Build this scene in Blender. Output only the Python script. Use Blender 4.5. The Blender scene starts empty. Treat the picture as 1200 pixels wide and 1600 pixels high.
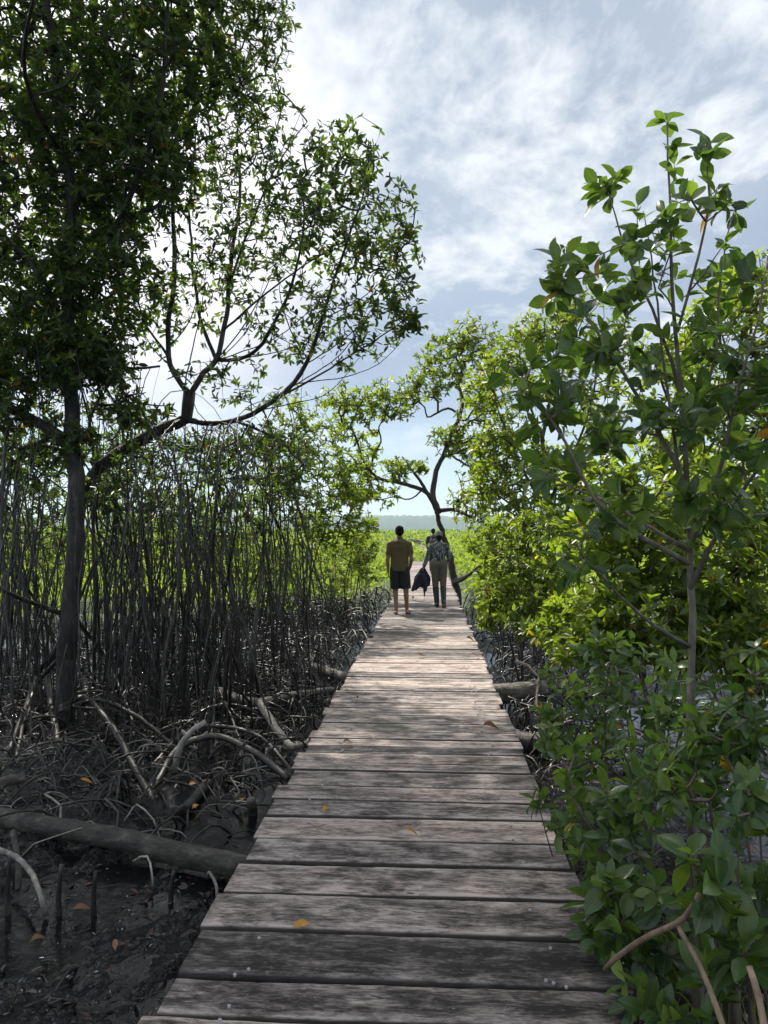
import bpy, math, random
import numpy as np
from mathutils import Vector, Euler, noise as mnoise

random.seed(7)
rng = np.random.default_rng(11)
scn = bpy.context.scene
COL = scn.collection
R = math.radians

# ------------------------------------------------------------------ camera
CAMP = np.array([0.0, 0.0, 1.6]); FPX = 1155.0
YAW, PITCH = R(3.57), R(1.587)
cam_d = bpy.data.cameras.new("camera"); cam = bpy.data.objects.new("camera", cam_d); COL.objects.link(cam)
cam.location = CAMP; cam.rotation_euler = (R(90) + PITCH, 0, YAW)
cam_d.sensor_fit = 'VERTICAL'; cam_d.sensor_height = 36; cam_d.lens = FPX / 1600 * 36
cam_d.clip_start = 0.05; cam_d.clip_end = 12000
scn.camera = cam
CM = np.array(cam.rotation_euler.to_matrix())

def P(px, py, Y):
    """the point at depth Y along the boardwalk that is seen at photo pixel px, py"""
    d = CM @ np.array([(px - 600) / FPX, -(py - 800) / FPX, -1.0])
    return CAMP + d * (Y / d[1])

def G(px, py, z=-0.5):
    d = CM @ np.array([(px - 600) / FPX, -(py - 800) / FPX, -1.0])
    return CAMP + d * ((z - 1.6) / d[2])

# ------------------------------------------------------------------ object helpers
ORG = {}
def tag(o, label=None, cat=None, group=None, kind=None):
    if label: o['label'] = label
    if cat: o['category'] = cat
    if group: o['group'] = group
    if kind: o['kind'] = kind
    return o

def thing(name, label, cat, loc, group=None):
    o = bpy.data.objects.new(name, None); COL.objects.link(o)
    o.location = loc; o.empty_display_size = 0.2
    ORG[o] = np.array(loc, float)
    return tag(o, label, cat, group)

def link_mesh(name, me, mats, parent=None):
    o = bpy.data.objects.new(name, me); COL.objects.link(o)
    for m in (mats if isinstance(mats, (list, tuple)) else [mats]): me.materials.append(m)
    if parent is not None:
        o.parent = parent
        off = ORG[parent]
    else:
        off = np.zeros(3)
    ORG[o] = off
    if np.any(off):
        n = len(me.vertices); co = np.empty(n * 3, np.float32)
        me.vertices.foreach_get('co', co); co = (co.reshape(-1, 3) - off).astype(np.float32)
        me.vertices.foreach_set('co', co.ravel())
    me.update()
    return o

def np_mesh(name, V, faces, smooth=True, attrs=None, mati=None):
    """faces: list of int arrays (n,k)"""
    me = bpy.data.meshes.new(name)
    V = np.asarray(V, np.float32)
    me.vertices.add(len(V)); me.vertices.foreach_set('co', V.ravel())
    faces = [np.asarray(f, np.int32) for f in faces if len(f)]
    loops = np.concatenate([f.ravel() for f in faces])
    tot = np.concatenate([np.full(len(f), f.shape[1], np.int32) for f in faces])
    st = np.concatenate([[0], np.cumsum(tot)[:-1]]).astype(np.int32)
    me.loops.add(len(loops)); me.loops.foreach_set('vertex_index', loops)
    me.polygons.add(len(tot)); me.polygons.foreach_set('loop_start', st); me.polygons.foreach_set('loop_total', tot)
    if smooth: me.polygons.foreach_set('use_smooth', np.ones(len(tot), bool))
    if mati is not None: me.polygons.foreach_set('material_index', np.asarray(mati, np.int32))
    me.update(calc_edges=True)
    for k, v in (attrs or {}).items():
        a = me.attributes.new(k, 'FLOAT', 'POINT'); a.data.foreach_set('value', np.asarray(v, np.float32))
    return me

class MB:
    def __init__(s): s.V = []; s.F = []; s.n = 0; s.T = []
    def add(s, V, F, t=None):
        V = np.asarray(V, float); s.V.append(V)
        for f in (F if isinstance(F, list) else [F]): s.F.append(np.asarray(f, np.int64) + s.n)
        s.n += len(V)
        s.T.append(np.full(len(V), random.random() if t is None else t))
    def tube(s, pts, rad, sides=6, cap=True, bump=0.0, squash=None):
        pts = np.asarray(pts, float); n = len(pts)
        if np.isscalar(rad): rad = np.full(n, rad)
        rad = np.asarray(rad, float)
        tan = np.gradient(pts, axis=0); tan /= np.linalg.norm(tan, axis=1, keepdims=True) + 1e-9
        ref = np.array([0.31, 0.87, 0.38]) if abs(tan[0] @ np.array([0.31, 0.87, 0.38])) < 0.85 else np.array([0.9, -0.1, 0.42])
        u = ref - tan * (tan @ ref)[:, None]; u /= np.linalg.norm(u, axis=1, keepdims=True) + 1e-9
        v = np.cross(tan, u)
        a = np.arange(sides) * 2 * np.pi / sides
        rr = rad[:, None] * np.ones(sides)[None]
        if bump: rr = rr * (1 + bump * (rng.random((n, sides)) - 0.5))
        V = pts[:, None] + rr[..., None] * (np.cos(a)[None, :, None] * u[:, None] + np.sin(a)[None, :, None] * v[:, None])
        V = V.reshape(-1, 3)
        i = np.arange(n - 1)[:, None] * sides; j = np.arange(sides)[None]; k = (np.arange(sides) + 1)[None] % sides
        q = np.stack([i + j, i + k, i + sides + k, i + sides + j], -1).reshape(-1, 4)
        F = [q]
        if cap:
            V = np.vstack([V, pts[0], pts[-1]]); c0, c1 = n * sides, n * sides + 1
            b = (n - 1) * sides
            F.append(np.concatenate([np.stack([np.full(sides, c0), (np.arange(sides) + 1) % sides, np.arange(sides)], -1),
                                     np.stack([np.full(sides, c1), b + np.arange(sides), b + (np.arange(sides) + 1) % sides], -1)]))
        s.add(V, F)
    def box(s, c, h):
        c = np.array(c, float); h = np.array(h, float)
        V = c + h * np.array([[x, y, z] for x in (-1, 1) for y in (-1, 1) for z in (-1, 1)])
        s.add(V, np.array([[0, 1, 3, 2], [4, 6, 7, 5], [0, 4, 5, 1], [2, 3, 7, 6], [0, 2, 6, 4], [1, 5, 7, 3]]))
    def build(s, name, mat, parent=None, smooth=True, kind=None):
        V = np.concatenate(s.V)
        by = {}
        for f in s.F: by.setdefault(f.shape[1], []).append(f)
        me = np_mesh(name, V, [np.concatenate(x) for x in by.values()], smooth, {'tint': np.concatenate(s.T)})
        o = link_mesh(name, me, mat, parent)
        if kind: o['kind'] = kind
        return o

def smooth_path(pts, step=0.12, wob=0.0):
    pts = np.asarray(pts, float)
    if len(pts) == 2: pts = np.array([pts[0], (pts[0] + pts[1]) / 2, pts[1]])
    Pp = np.vstack([2 * pts[0] - pts[1], pts, 2 * pts[-1] - pts[-2]])
    out = []
    for i in range(1, len(Pp) - 2):
        p0, p1, p2, p3 = Pp[i - 1:i + 3]
        n = max(2, int(np.linalg.norm(p2 - p1) / step))
        for t in np.arange(n) / n:
            out.append(0.5 * ((2 * p1) + (-p0 + p2) * t + (2 * p0 - 5 * p1 + 4 * p2 - p3) * t * t + (-p0 + 3 * p1 - 3 * p2 + p3) * t ** 3))
    out.append(pts[-1]); out = np.array(out)
    if wob and len(out) > 3:
        w = rng.normal(0, wob, out.shape); w = (w + np.roll(w, 1, 0) + np.roll(w, -1, 0)) / 2; w[0] = w[-1] = 0
        out = out + w
    return out

# ------------------------------------------------------------------ materials
def newmat(name):
    m = bpy.data.materials.new(name); m.use_nodes = True; nt = m.node_tree; nt.nodes.clear()
    out = nt.nodes.new('ShaderNodeOutputMaterial')
    return m, nt, out
def nd(nt, t, **kw):
    n = nt.nodes.new('ShaderNode' + t)
    for k, v in kw.items():
        if k.startswith('_'): setattr(n, k[1:], v)
        else: n.inputs[k.replace('__', ' ')].default_value = v
    return n
def L(nt, a, b): nt.links.new(a, b)
def ramp(nt, fac, stops, interp='LINEAR'):
    r = nt.nodes.new('ShaderNodeValToRGB'); r.color_ramp.interpolation = interp
    e = r.color_ramp.elements
    while len(e) < len(stops): e.new(0.5)
    for el, (p, c) in zip(e, stops):
        el.position = p; el.color = (*c, 1) if len(c) == 3 else c
    if fac is not None: L(nt, fac, r.inputs[0])
    return r
def g(v): return (v, v, v)
def math_n(nt, op, a, b=None, clamp=False):
    n = nt.nodes.new('ShaderNodeMath'); n.operation = op; n.use_clamp = clamp
    for i, x in enumerate((a, b)):
        if x is None: continue
        if isinstance(x, (int, float)): n.inputs[i].default_value = x
        else: L(nt, x, n.inputs[i])
    return n.outputs[0]
def mixc(nt, fac, a, b, blend='MIX'):
    n = nt.nodes.new('ShaderNodeMix'); n.data_type = 'RGBA'; n.blend_type = blend
    for sock, x in ((n.inputs[0], fac), (n.inputs[6], a), (n.inputs[7], b)):
        if isinstance(x, (int, float)): sock.default_value = x
        elif isinstance(x, tuple): sock.default_value = (*x, 1)
        else: L(nt, x, sock)
    return n.outputs[2]
def noise_n(nt, vec, scale, detail=4, rough=0.55, dist=0.0):
    n = nd(nt, 'TexNoise', Scale=scale, Detail=detail, Roughness=rough, Distortion=dist)
    if vec is not None: L(nt, vec, n.inputs['Vector'])
    return n.outputs['Fac']
def mapping(nt, vec, scale):
    n = nd(nt, 'Mapping'); n.inputs['Scale'].default_value = scale; L(nt, vec, n.inputs['Vector']); return n.outputs[0]
def attr(nt, name):
    n = nt.nodes.new('ShaderNodeAttribute'); n.attribute_name = name; return n

def leaf_material(name, stops, trans=(0.16, 0.30, 0.02), tfac=0.4, rough=0.38, veins=False):
    m, nt, out = newmat(name)
    t = attr(nt, 'tint').outputs['Fac']
    base = ramp(nt, t, stops).outputs[0]
    tc = nd(nt, 'TexCoord').outputs['Object']
    n = noise_n(nt, tc, 30, 3)
    base = mixc(nt, 0.35, base, ramp(nt, n, [(0.3, g(0.45)), (0.7, g(1.5))]).outputs[0], 'MULTIPLY')
    bump = None
    if veins:
        lu = attr(nt, 'lv').outputs['Fac']
        mid = ramp(nt, math_n(nt, 'ABSOLUTE', lu), [(0.0, g(1)), (0.09, g(0))]).outputs[0]
        base = mixc(nt, math_n(nt, 'MULTIPLY', mid, 0.45), base, (0.16, 0.22, 0.06))
        sp = ramp(nt, noise_n(nt, tc, 140, 2), [(0.66, g(0)), (0.75, g(1))]).outputs[0]
        base = mixc(nt, math_n(nt, 'MULTIPLY', sp, 0.5), base, (0.06, 0.035, 0.015))
    p = nd(nt, 'BsdfPrincipled', Roughness=rough); L(nt, base, p.inputs['Base Color'])
    p.inputs['Specular IOR Level'].default_value = 0.5
    tr = nd(nt, 'BsdfTranslucent')
    tcol = mixc(nt, 1.0, base, (3.0, 3.4, 1.2), 'MULTIPLY')
    L(nt, mixc(nt, 0.45, tcol, trans), tr.inputs['Color'])
    mx = nd(nt, 'MixShader', Fac=tfac); L(nt, p.outputs[0], mx.inputs[1]); L(nt, tr.outputs[0], mx.inputs[2])
    L(nt, mx.outputs[0], out.inputs[0])
    return m

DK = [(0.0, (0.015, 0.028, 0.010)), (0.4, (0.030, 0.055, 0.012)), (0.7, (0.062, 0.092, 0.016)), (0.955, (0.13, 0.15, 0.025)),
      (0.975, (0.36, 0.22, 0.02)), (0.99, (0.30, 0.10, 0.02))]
M_LEAF = leaf_material('leaf_shaded_mangrove', DK, (0.17, 0.26, 0.03), 0.42)  # shaded copy of the mangrove leaf, shade put into its colour
M_LEAFL = leaf_material('leaf_sunlit_mangrove', [(0.0, (0.030, 0.055, 0.010)), (0.4, (0.075, 0.118, 0.013)), (0.85, (0.14, 0.175, 0.02)),
                        (0.965, (0.15, 0.20, 0.03)), (0.98, (0.42, 0.24, 0.02)), (0.995, (0.34, 0.11, 0.02))], (0.40, 0.47, 0.04), 0.52)  # sunlit copy of the mangrove leaf, sunlight put into its colour
M_LEAFN = leaf_material('leaf_broad_sapling', [(0.0, (0.026, 0.055, 0.025)), (0.42, (0.055, 0.102, 0.034)), (0.68, (0.105, 0.160, 0.035)), (0.9, (0.17, 0.23, 0.035)),
                        (0.965, (0.12, 0.2, 0.03)), (0.978, (0.45, 0.26, 0.02)), (0.99, (0.42, 0.14, 0.03))], (0.20, 0.30, 0.035), 0.38, 0.24, True)
M_SCRUB = leaf_material('leaf_scrub_field', [(0.0, (0.06, 0.085, 0.015)), (0.5, (0.12, 0.155, 0.02)), (1.0, (0.20, 0.215, 0.035))], (0.30, 0.42, 0.04), 0.5, 0.5)

def bark(name, c0, c1, c2, scale=14, rough=0.85, bs=0.35, stretch=(1, 1, 0.25)):
    m, nt, out = newmat(name)
    tc = nd(nt, 'TexCoord').outputs['Object']
    v = mapping(nt, tc, stretch)
    n1 = noise_n(nt, v, scale, 6, 0.65, 0.4); n2 = noise_n(nt, tc, 3.0, 4)
    c = ramp(nt, n1, [(0.3, c0), (0.55, c1), (0.75, c2)]).outputs[0]
    c = mixc(nt, 0.6, c, ramp(nt, n2, [(0.3, g(0.5)), (0.7, g(1.4))]).outputs[0], 'MULTIPLY')
    c = mixc(nt, ramp(nt, noise_n(nt, tc, 7.0, 6, 0.7), [(0.56, g(0)), (0.66, g(0.5))]).outputs[0], c, c2)
    c = mixc(nt, 0.75, c, ramp(nt, attr(nt, 'tint').outputs['Fac'], [(0, g(0.35)), (1, g(1.5))]).outputs[0], 'MULTIPLY')
    p = nd(nt, 'BsdfPrincipled', Roughness=rough); L(nt, c, p.inputs['Base Color'])
    b = nd(nt, 'Bump', Strength=bs, Distance=0.02); L(nt, noise_n(nt, v, scale * 2.2, 5, 0.7), b.inputs['Height']); L(nt, b.outputs[0], p.inputs['Normal'])
    L(nt, p.outputs[0], out.inputs[0]); return m
M_BARK = bark('bark_grey_brown', (0.035, 0.028, 0.022), (0.10, 0.085, 0.07), (0.22, 0.20, 0.17))
M_BARKD = bark('bark_dark_wet', (0.009, 0.007, 0.006), (0.034, 0.028, 0.024), (0.15, 0.135, 0.115), 14, 0.5, 0.8)
M_ROOT = bark('root_bark', (0.007, 0.006, 0.005), (0.026, 0.021, 0.018), (0.13, 0.115, 0.10), 25, 0.34)
M_PALE = bark('bleached_wood', (0.10, 0.09, 0.08), (0.26, 0.24, 0.21), (0.42, 0.39, 0.35), 20)
M_TWIG = bark('twig_bark', (0.05, 0.04, 0.032), (0.12, 0.095, 0.075), (0.22, 0.18, 0.14), 30, 0.75, 0.2)
M_SAP = bark('pale_sapling_bark', (0.10, 0.085, 0.065), (0.21, 0.185, 0.145), (0.34, 0.31, 0.26), 30, 0.75, 0.2)
M_TAN = bark('tan_root', (0.12, 0.08, 0.05), (0.24, 0.17, 0.11), (0.34, 0.26, 0.18), 40, 0.7, 0.2)
M_LOG = bark('muddy_log', (0.03, 0.025, 0.02), (0.11, 0.097, 0.08), (0.33, 0.30, 0.255), 18, 0.7, 1.0, (0.5, 1, 1))

def simple(name, col, rough=0.8, var=0.3, scale=20, bump=0.15):
    m, nt, out = newmat(name)
    tc = nd(nt, 'TexCoord').outputs['Object']
    n = noise_n(nt, tc, scale, 5, 0.6)
    c = mixc(nt, 1.0, col, ramp(nt, n, [(0.25, g(1 - var)), (0.75, g(1 + var))]).outputs[0], 'MULTIPLY')
    p = nd(nt, 'BsdfPrincipled', Roughness=rough); L(nt, c, p.inputs['Base Color'])
    if bump:
        b = nd(nt, 'Bump', Strength=bump, Distance=0.01); L(nt, noise_n(nt, tc, scale * 1.5, 3), b.inputs['Height']); L(nt, b.outputs[0], p.inputs['Normal'])
    L(nt, p.outputs[0], out.inputs[0]); return m

# ------------------------------------------------------------------ view
scn.view_settings.view_transform = 'Standard'; scn.view_settings.look = 'None'; scn.view_settings.exposure = 0.45; scn.view_settings.gamma = 1
cy = scn.cycles; cy.max_bounces = 7; cy.diffuse_bounces = 3; cy.glossy_bounces = 3; cy.transmission_bounces = 5; cy.transparent_max_bounces = 4; cy.volume_bounces = 1
# ------------------------------------------------------------------ world, sun
SUN_AZ, SUN_EL = R(-33), R(50)      # azimuth from the boardwalk direction, negative = left
S = np.array([math.sin(SUN_AZ) * math.cos(SUN_EL), math.cos(SUN_AZ) * math.cos(SUN_EL), math.sin(SUN_EL)])
w = bpy.data.worlds.new("World"); scn.world = w; w.use_nodes = True
nt = w.node_tree; nt.nodes.clear()
wo = nt.nodes.new('ShaderNodeOutputWorld'); bg = nt.nodes.new('ShaderNodeBackground'); L(nt, bg.outputs[0], wo.inputs[0])
bg.inputs['Strength'].default_value = 0.1
sky = nt.nodes.new('ShaderNodeTexSky'); sky.sky_type = 'NISHITA'; sky.sun_disc = False
sky.sun_elevation = SUN_EL; sky.sun_rotation = SUN_AZ % (2 * math.pi); sky.dust_density = 0.4; sky.air_density = 1.0; sky.ozone_density = 1.5
tc = nd(nt, 'TexCoord').outputs['Generated']
sep = nd(nt, 'SeparateXYZ'); L(nt, tc, sep.inputs[0])
zz = math_n(nt, 'ADD', math_n(nt, 'MAXIMUM', sep.outputs['Z'], 0.0), 0.16)
cmb = nd(nt, 'CombineXYZ')
L(nt, math_n(nt, 'DIVIDE', sep.outputs['X'], zz), cmb.inputs[0]); L(nt, math_n(nt, 'DIVIDE', sep.outputs['Y'], zz), cmb.inputs[1])
cmb.inputs[2].default_value = 3.7
cv = cmb.outputs[0]
big = noise_n(nt, cv, 0.9, 4, 0.5, 0.2)
warp = nd(nt, 'VectorMath', _operation='ADD'); L(nt, cv, warp.inputs[0])
wn = nd(nt, 'TexNoise', Scale=1.6, Detail=3); L(nt, cv, wn.inputs['Vector'])
ws = nd(nt, 'VectorMath', _operation='SCALE'); L(nt, wn.outputs['Color'], ws.inputs[0]); ws.inputs['Scale'].default_value = 0.22
L(nt, ws.outputs[0], warp.inputs[1]); wv = warp.outputs[0]
puff = noise_n(nt, mapping(nt, wv, (1.25, .95, 1)), 4.0, 10, 0.58)
fine = noise_n(nt, mapping(nt, wv, (1.4, 1.0, 1)), 11.5, 8, 0.62)
pf = math_n(nt, 'ADD', math_n(nt, 'MULTIPLY', puff, 0.6), math_n(nt, 'MULTIPLY', fine, 0.4))
pm = ramp(nt, math_n(nt, 'ADD', pf, math_n(nt, 'MULTIPLY', math_n(nt, 'SUBTRACT', big, 0.5), 0.9)), [(0.455, g(0)), (0.535, g(.45)), (0.63, g(1))]).outputs[0]
# veil: thin grey-blue layer, puffs: white
veil = mixc(nt, ramp(nt, big, [(0.35, g(0)), (0.65, g(1))]).outputs[0], (3.0, 3.5, 4.5), (4.5, 5.1, 5.8))
lowm = ramp(nt, sep.outputs['Z'], [(0.02, g(0.15)), (0.22, g(0.80)), (0.5, g(0.9))]).outputs[0]
lay = mixc(nt, lowm, sky.outputs[0], veil)
dens = math_n(nt, 'MULTIPLY', pm, ramp(nt, sep.outputs['Z'], [(0.03, g(0.2)), (0.16, g(0.6)), (0.3, g(1))]).outputs[0])
cl = mixc(nt, dens, lay, (6.7, 7.1, 7.5))
# the sun behind thin cloud brightens the veil round it
sd = nd(nt, 'VectorMath', _operation='DOT_PRODUCT'); L(nt, tc, sd.inputs[0])
gl = np.array([math.sin(R(-24)) * math.cos(R(24)), math.cos(R(-24)) * math.cos(R(24)), math.sin(R(24))])
sd.inputs[1].default_value = gl
glow = ramp(nt, sd.outputs['Value'], [(0.935, g(0)), (1.0, g(.9))], 'EASE').outputs[0]
cl = mixc(nt, glow, cl, (9.0, 8.8, 9.4))
sd2 = nd(nt, 'VectorMath', _operation='DOT_PRODUCT'); L(nt, tc, sd2.inputs[0]); sd2.inputs[1].default_value = S
aur = math_n(nt, 'POWER', ramp(nt, sd2.outputs['Value'], [(0.93, g(0)), (1.0, g(1))]).outputs[0], 3.0)
cl = mixc(nt, aur, cl, (90, 84, 76))
hz = ramp(nt, sep.outputs['Z'], [(0.0, g(0.8)), (0.16, g(0))]).outputs[0]
cl = mixc(nt, hz, cl, (4.6, 6.0, 7.4))
L(nt, cl, bg.inputs['Color'])

sl = bpy.data.lights.new("sun", 'SUN'); so = bpy.data.objects.new("sun", sl); COL.objects.link(so)
sl.energy = 4.6; sl.angle = R(1.2); sl.color = (1.0, 0.94, 0.84)
so.rotation_euler = Vector(S).to_track_quat('Z', 'Y').to_euler(); so.location = (-20, 30, 40)

# ------------------------------------------------------------------ ground
def fbm(x, y, s, o=4, seed=0.0):
    return mnoise.fractal(Vector((x * s, y * s, seed)), 1.0, 2.0, o)
def smooth(a, b, x): t = np.clip((x - a) / (b - a), 0, 1); return t * t * (3 - 2 * t)
def gbase(x, y): return -0.52 + 1.35 * smooth(45, 220, y)
def axis(lo, hi, core0, core1, fine, grow=1.25):
    a = list(np.arange(core0, core1, fine)); s = fine; x = a[-1]
    while x < hi: s *= grow; x += s; a.append(x)
    s = fine; x = a[0]
    while x > lo: s *= grow; x -= s; a.insert(0, x)
    return np.array(a)
xs = np.concatenate([axis(-4000, -5.99, -8, -6, 0.09)[:-1] if False else [x for x in axis(-4000, 4000, -8, 4.5, 0.08) if x < -5.5], np.arange(-5.5, -0.7, 0.035), [x for x in axis(-4000, 4000, -8, 4.5, 0.08) if x > -0.7]])
ys = np.concatenate([[y for y in axis(-400, 5000, 1.5, 17, 0.08, 1.12) if y < 2.4], np.arange(2.4, 8, 0.04), [y for y in axis(-400, 5000, 1.5, 17, 0.08, 1.12) if y > 8]])
XX, YY = np.meshgrid(xs, ys); Z = gbase(XX, YY)
for j in range(len(ys)):
    if -3 < ys[j] < 60:
        for i in range(len(xs)):
            if abs(xs[i]) < 25:
                x, y = xs[i], ys[j]
                h = 0.10 * fbm(x, y, 0.9, 3, 1.3)
                if 1 < y < 18: h += 0.06 * fbm(x, y, 4.0, 3, 9.1) + 0.05 * abs(mnoise.noise(Vector((x * 10, y * 10, 2)))) + .022 * mnoise.noise(Vector((x * 27, y * 27, 5)))
                Z[j, i] += h
V = np.stack([XX, YY, Z], -1).reshape(-1, 3)
nx = len(xs); ii = np.arange(len(ys) - 1)[:, None] * nx; jj = np.arange(nx - 1)[None]
Fq = np.stack([ii + jj, ii + jj + 1, ii + nx + jj + 1, ii + nx + jj], -1).reshape(-1, 4)
m, nt, out = newmat('wet_mud_ground')
tc = nd(nt, 'TexCoord').outputs['Object']
sep = nd(nt, 'SeparateXYZ'); L(nt, tc, sep.inputs[0])
n1 = noise_n(nt, tc, 5.0, 7, 0.66, 0.6); n2 = noise_n(nt, tc, 9, 7, 0.68, 0.8); n3 = noise_n(nt, tc, 42, 3, 0.55, 1.0)
mud = ramp(nt, n2, [(0.38, (0.0015, 0.0015, 0.002)), (0.54, (0.003, 0.003, 0.003)), (0.62, (0.013, 0.0125, 0.012)), (0.72, (0.06, 0.056, 0.052))]).outputs[0]
far = ramp(nt, noise_n(nt, tc, 0.12, 6, 0.7), [(0.3, (0.05, 0.085, 0.015)), (0.6, (0.12, 0.16, 0.03)), (0.75, (0.16, 0.19, 0.05))]).outputs[0]
fm = ramp(nt, math_n(nt, 'MULTIPLY', math_n(nt, 'ADD', sep.outputs['Y'], math_n(nt, 'MULTIPLY', n1, 12)), 0.01), [(0.26, g(0)), (0.36, g(1))]).outputs[0]
p = nd(nt, 'BsdfPrincipled'); p.inputs['Specular IOR Level'].default_value = 0.5; L(nt, mixc(nt, fm, mud, far), p.inputs['Base Color'])
rg = ramp(nt, n1, [(0.44, g(0.03)), (0.54, g(0.06)), (0.62, g(0.3))]).outputs[0]
L(nt, mixc(nt, fm, rg, (0.9, 0.9, 0.9)), p.inputs['Roughness'])
b1 = nd(nt, 'Bump', Strength=0.7, Distance=0.03); L(nt, n2, b1.inputs['Height'])
b2 = nd(nt, 'Bump', Strength=1.0, Distance=0.09); L(nt, n3, b2.inputs['Height']); L(nt, b1.outputs[0], b2.inputs['Normal'])
L(nt, b2.outputs[0], p.inputs['Normal']); L(nt, p.outputs[0], out.inputs[0])
M_MUD = m
tag(link_mesh('ground', np_mesh('ground', V, [Fq]), M_MUD), kind='structure')

def gz(x, y):
    h = float(gbase(x, y))
    if y < 60: h += 0.10 * fbm(x, y, 0.9, 3, 1.3)
    return h

# shallow tide water standing between the lumps of mud
m, nt, out = newmat('shallow_muddy_water')
tc = nd(nt, 'TexCoord').outputs['Object']
p = nd(nt, 'BsdfPrincipled', Roughness=0.03); p.inputs['Base Color'].default_value = (0.006, 0.006, 0.007, 1); p.inputs['IOR'].default_value = 1.4
b1 = nd(nt, 'Bump', Strength=0.35, Distance=0.02); L(nt, noise_n(nt, tc, 7, 5, 0.6, 0.6), b1.inputs['Height']); L(nt, b1.outputs[0], p.inputs['Normal'])
L(nt, p.outputs[0], out.inputs[0])
wx_ = np.linspace(-14, 9, 24); wy_ = np.linspace(0.5, 26, 26); WX, WY = np.meshgrid(wx_, wy_)
V = np.stack([WX, WY, np.full(WX.shape, -0.515)], -1).reshape(-1, 3); n = len(wx_); ii = np.arange(len(wy_) - 1)[:, None] * n; jj = np.arange(n - 1)[None]
tag(link_mesh('water', np_mesh('water', V, [np.stack([ii + jj, ii + jj + 1, ii + n + jj + 1, ii + n + jj], -1).reshape(-1, 4)]), m), kind='structure')

# ------------------------------------------------------------------ far hills
hx = np.linspace(-3000, 3000, 900); rows = []
for k, (dy, f) in enumerate([(0, 0), (30, 0.9), (120, 1.0), (500, 1.1)]):
    hh = np.array([(46 + 13 * mnoise.noise(Vector((x * 0.0021, 3.3, 0))) + 6 * mnoise.noise(Vector((x * 0.008, 1.3, k))) + 5.5 * abs(mnoise.noise(Vector((x * 0.045, 8.3, k)))) + 3 * mnoise.noise(Vector((x * 0.15, 2, k)))) for x in hx])
    rows.append(np.stack([hx, np.full(len(hx), 1900.0 + dy), hh * f], -1))
V = np.concatenate(rows); n = len(hx); ii = np.arange(3)[:, None] * n; jj = np.arange(n - 1)[None]
Fq = np.stack([ii + jj, ii + jj + 1, ii + n + jj + 1, ii + n + jj], -1).reshape(-1, 4)
M_HILL = simple('forested_hill', (0.035, 0.06, 0.025), 0.95, 0.6, 0.05, 0)
tag(link_mesh('hills', np_mesh('hills', V, [Fq]), M_HILL), kind='structure')

# ------------------------------------------------------------------ haze
m, nt, out = newmat('haze_air')
pv = nd(nt, 'VolumePrincipled', Density=0.00026); pv.inputs['Color'].default_value = (0.72, 0.87, 1.0, 1); pv.inputs['Anisotropy'].default_value = 0.3
L(nt, pv.outputs[0], out.inputs['Volume']); M_HAZE = m
mb = MB(); mb.box((0, 1050, 36.5), (2900, 1750, 38.5))
tag(mb.build('haze', M_HAZE, None, False), kind='stuff')

# ------------------------------------------------------------------ boardwalk
m, nt, out = newmat('weathered_planks')
tc = nd(nt, 'TexCoord').outputs['Object']
pr = attr(nt, 'prand').outputs['Fac']; pvv = attr(nt, 'pv').outputs['Fac']
off = nd(nt, 'CombineXYZ'); L(nt, math_n(nt, 'MULTIPLY', pr, 37.0), off.inputs[0]); L(nt, math_n(nt, 'MULTIPLY', pr, 91.0), off.inputs[2])
va = nd(nt, 'VectorMath', _operation='ADD'); L(nt, tc, va.inputs[0]); L(nt, off.outputs[0], va.inputs[1]); vec = va.outputs[0]
streak = noise_n(nt, mapping(nt, vec, (3.4, 15, 15)), 1.0, 9, 0.68, 0.6)
grain = noise_n(nt, mapping(nt, vec, (20, 85, 85)), 1.0, 5, 0.7, 0.3)
blot = noise_n(nt, mapping(nt, vec, (3.0, 5, 5)), 1.7, 8, 0.68, 0.4)
fleck = noise_n(nt, mapping(nt, vec, (26, 70, 70)), 1.0, 4, 0.7)
crk = noise_n(nt, mapping(nt, vec, (1.3, 24, 24)), 1.0, 3, 0.5, 0.8)
crack = ramp(nt, math_n(nt, 'ABSOLUTE', math_n(nt, 'SUBTRACT', crk, 0.44)), [(0.0, g(1)), (0.006, g(1)), (0.012, g(0))]).outputs[0]
crack = math_n(nt, 'MULTIPLY', crack, ramp(nt, blot, [(0.5, g(0)), (0.56, g(1))]).outputs[0])
edge = math_n(nt, 'MULTIPLY', math_n(nt, 'ABSOLUTE', math_n(nt, 'SUBTRACT', pvv, 0.5)), 2.0)
ew = math_n(nt, 'POWER', edge, 4.0)
val = math_n(nt, 'ADD', math_n(nt, 'MULTIPLY', streak, 0.42), math_n(nt, 'MULTIPLY', blot, 0.38))
val = math_n(nt, 'ADD', val, math_n(nt, 'MULTIPLY', grain, 0.34))
val = math_n(nt, 'ADD', val, math_n(nt, 'MULTIPLY', ew, 0.10))
val = math_n(nt, 'ADD', val, math_n(nt, 'MULTIPLY', math_n(nt, 'SUBTRACT', pr, 0.5), 0.10))
col = ramp(nt, val, [(0.49, (0.022, 0.018, 0.016)), (0.542, (0.085, 0.073, 0.067)), (0.592, (0.20, 0.174, 0.162)), (0.675, (0.43, 0.380, 0.355))]).outputs[0]
col = mixc(nt, math_n(nt, 'MULTIPLY', ramp(nt, fleck, [(0.60, g(0)), (0.70, g(1))]).outputs[0], 0.5), col, (0.42, 0.38, 0.37))
col = mixc(nt, 0.6, col, ramp(nt, pr, [(0, (0.55, 0.54, 0.54)), (0.5, (1.0, 0.95, 0.93)), (1, (1.5, 1.30, 1.18))]).outputs[0], 'MULTIPLY')
moss = ramp(nt, noise_n(nt, tc, 0.8, 4), [(0.6, g(0)), (0.75, g(0.35))]).outputs[0]
col = mixc(nt, moss, col, (0.07, 0.075, 0.045))
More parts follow.
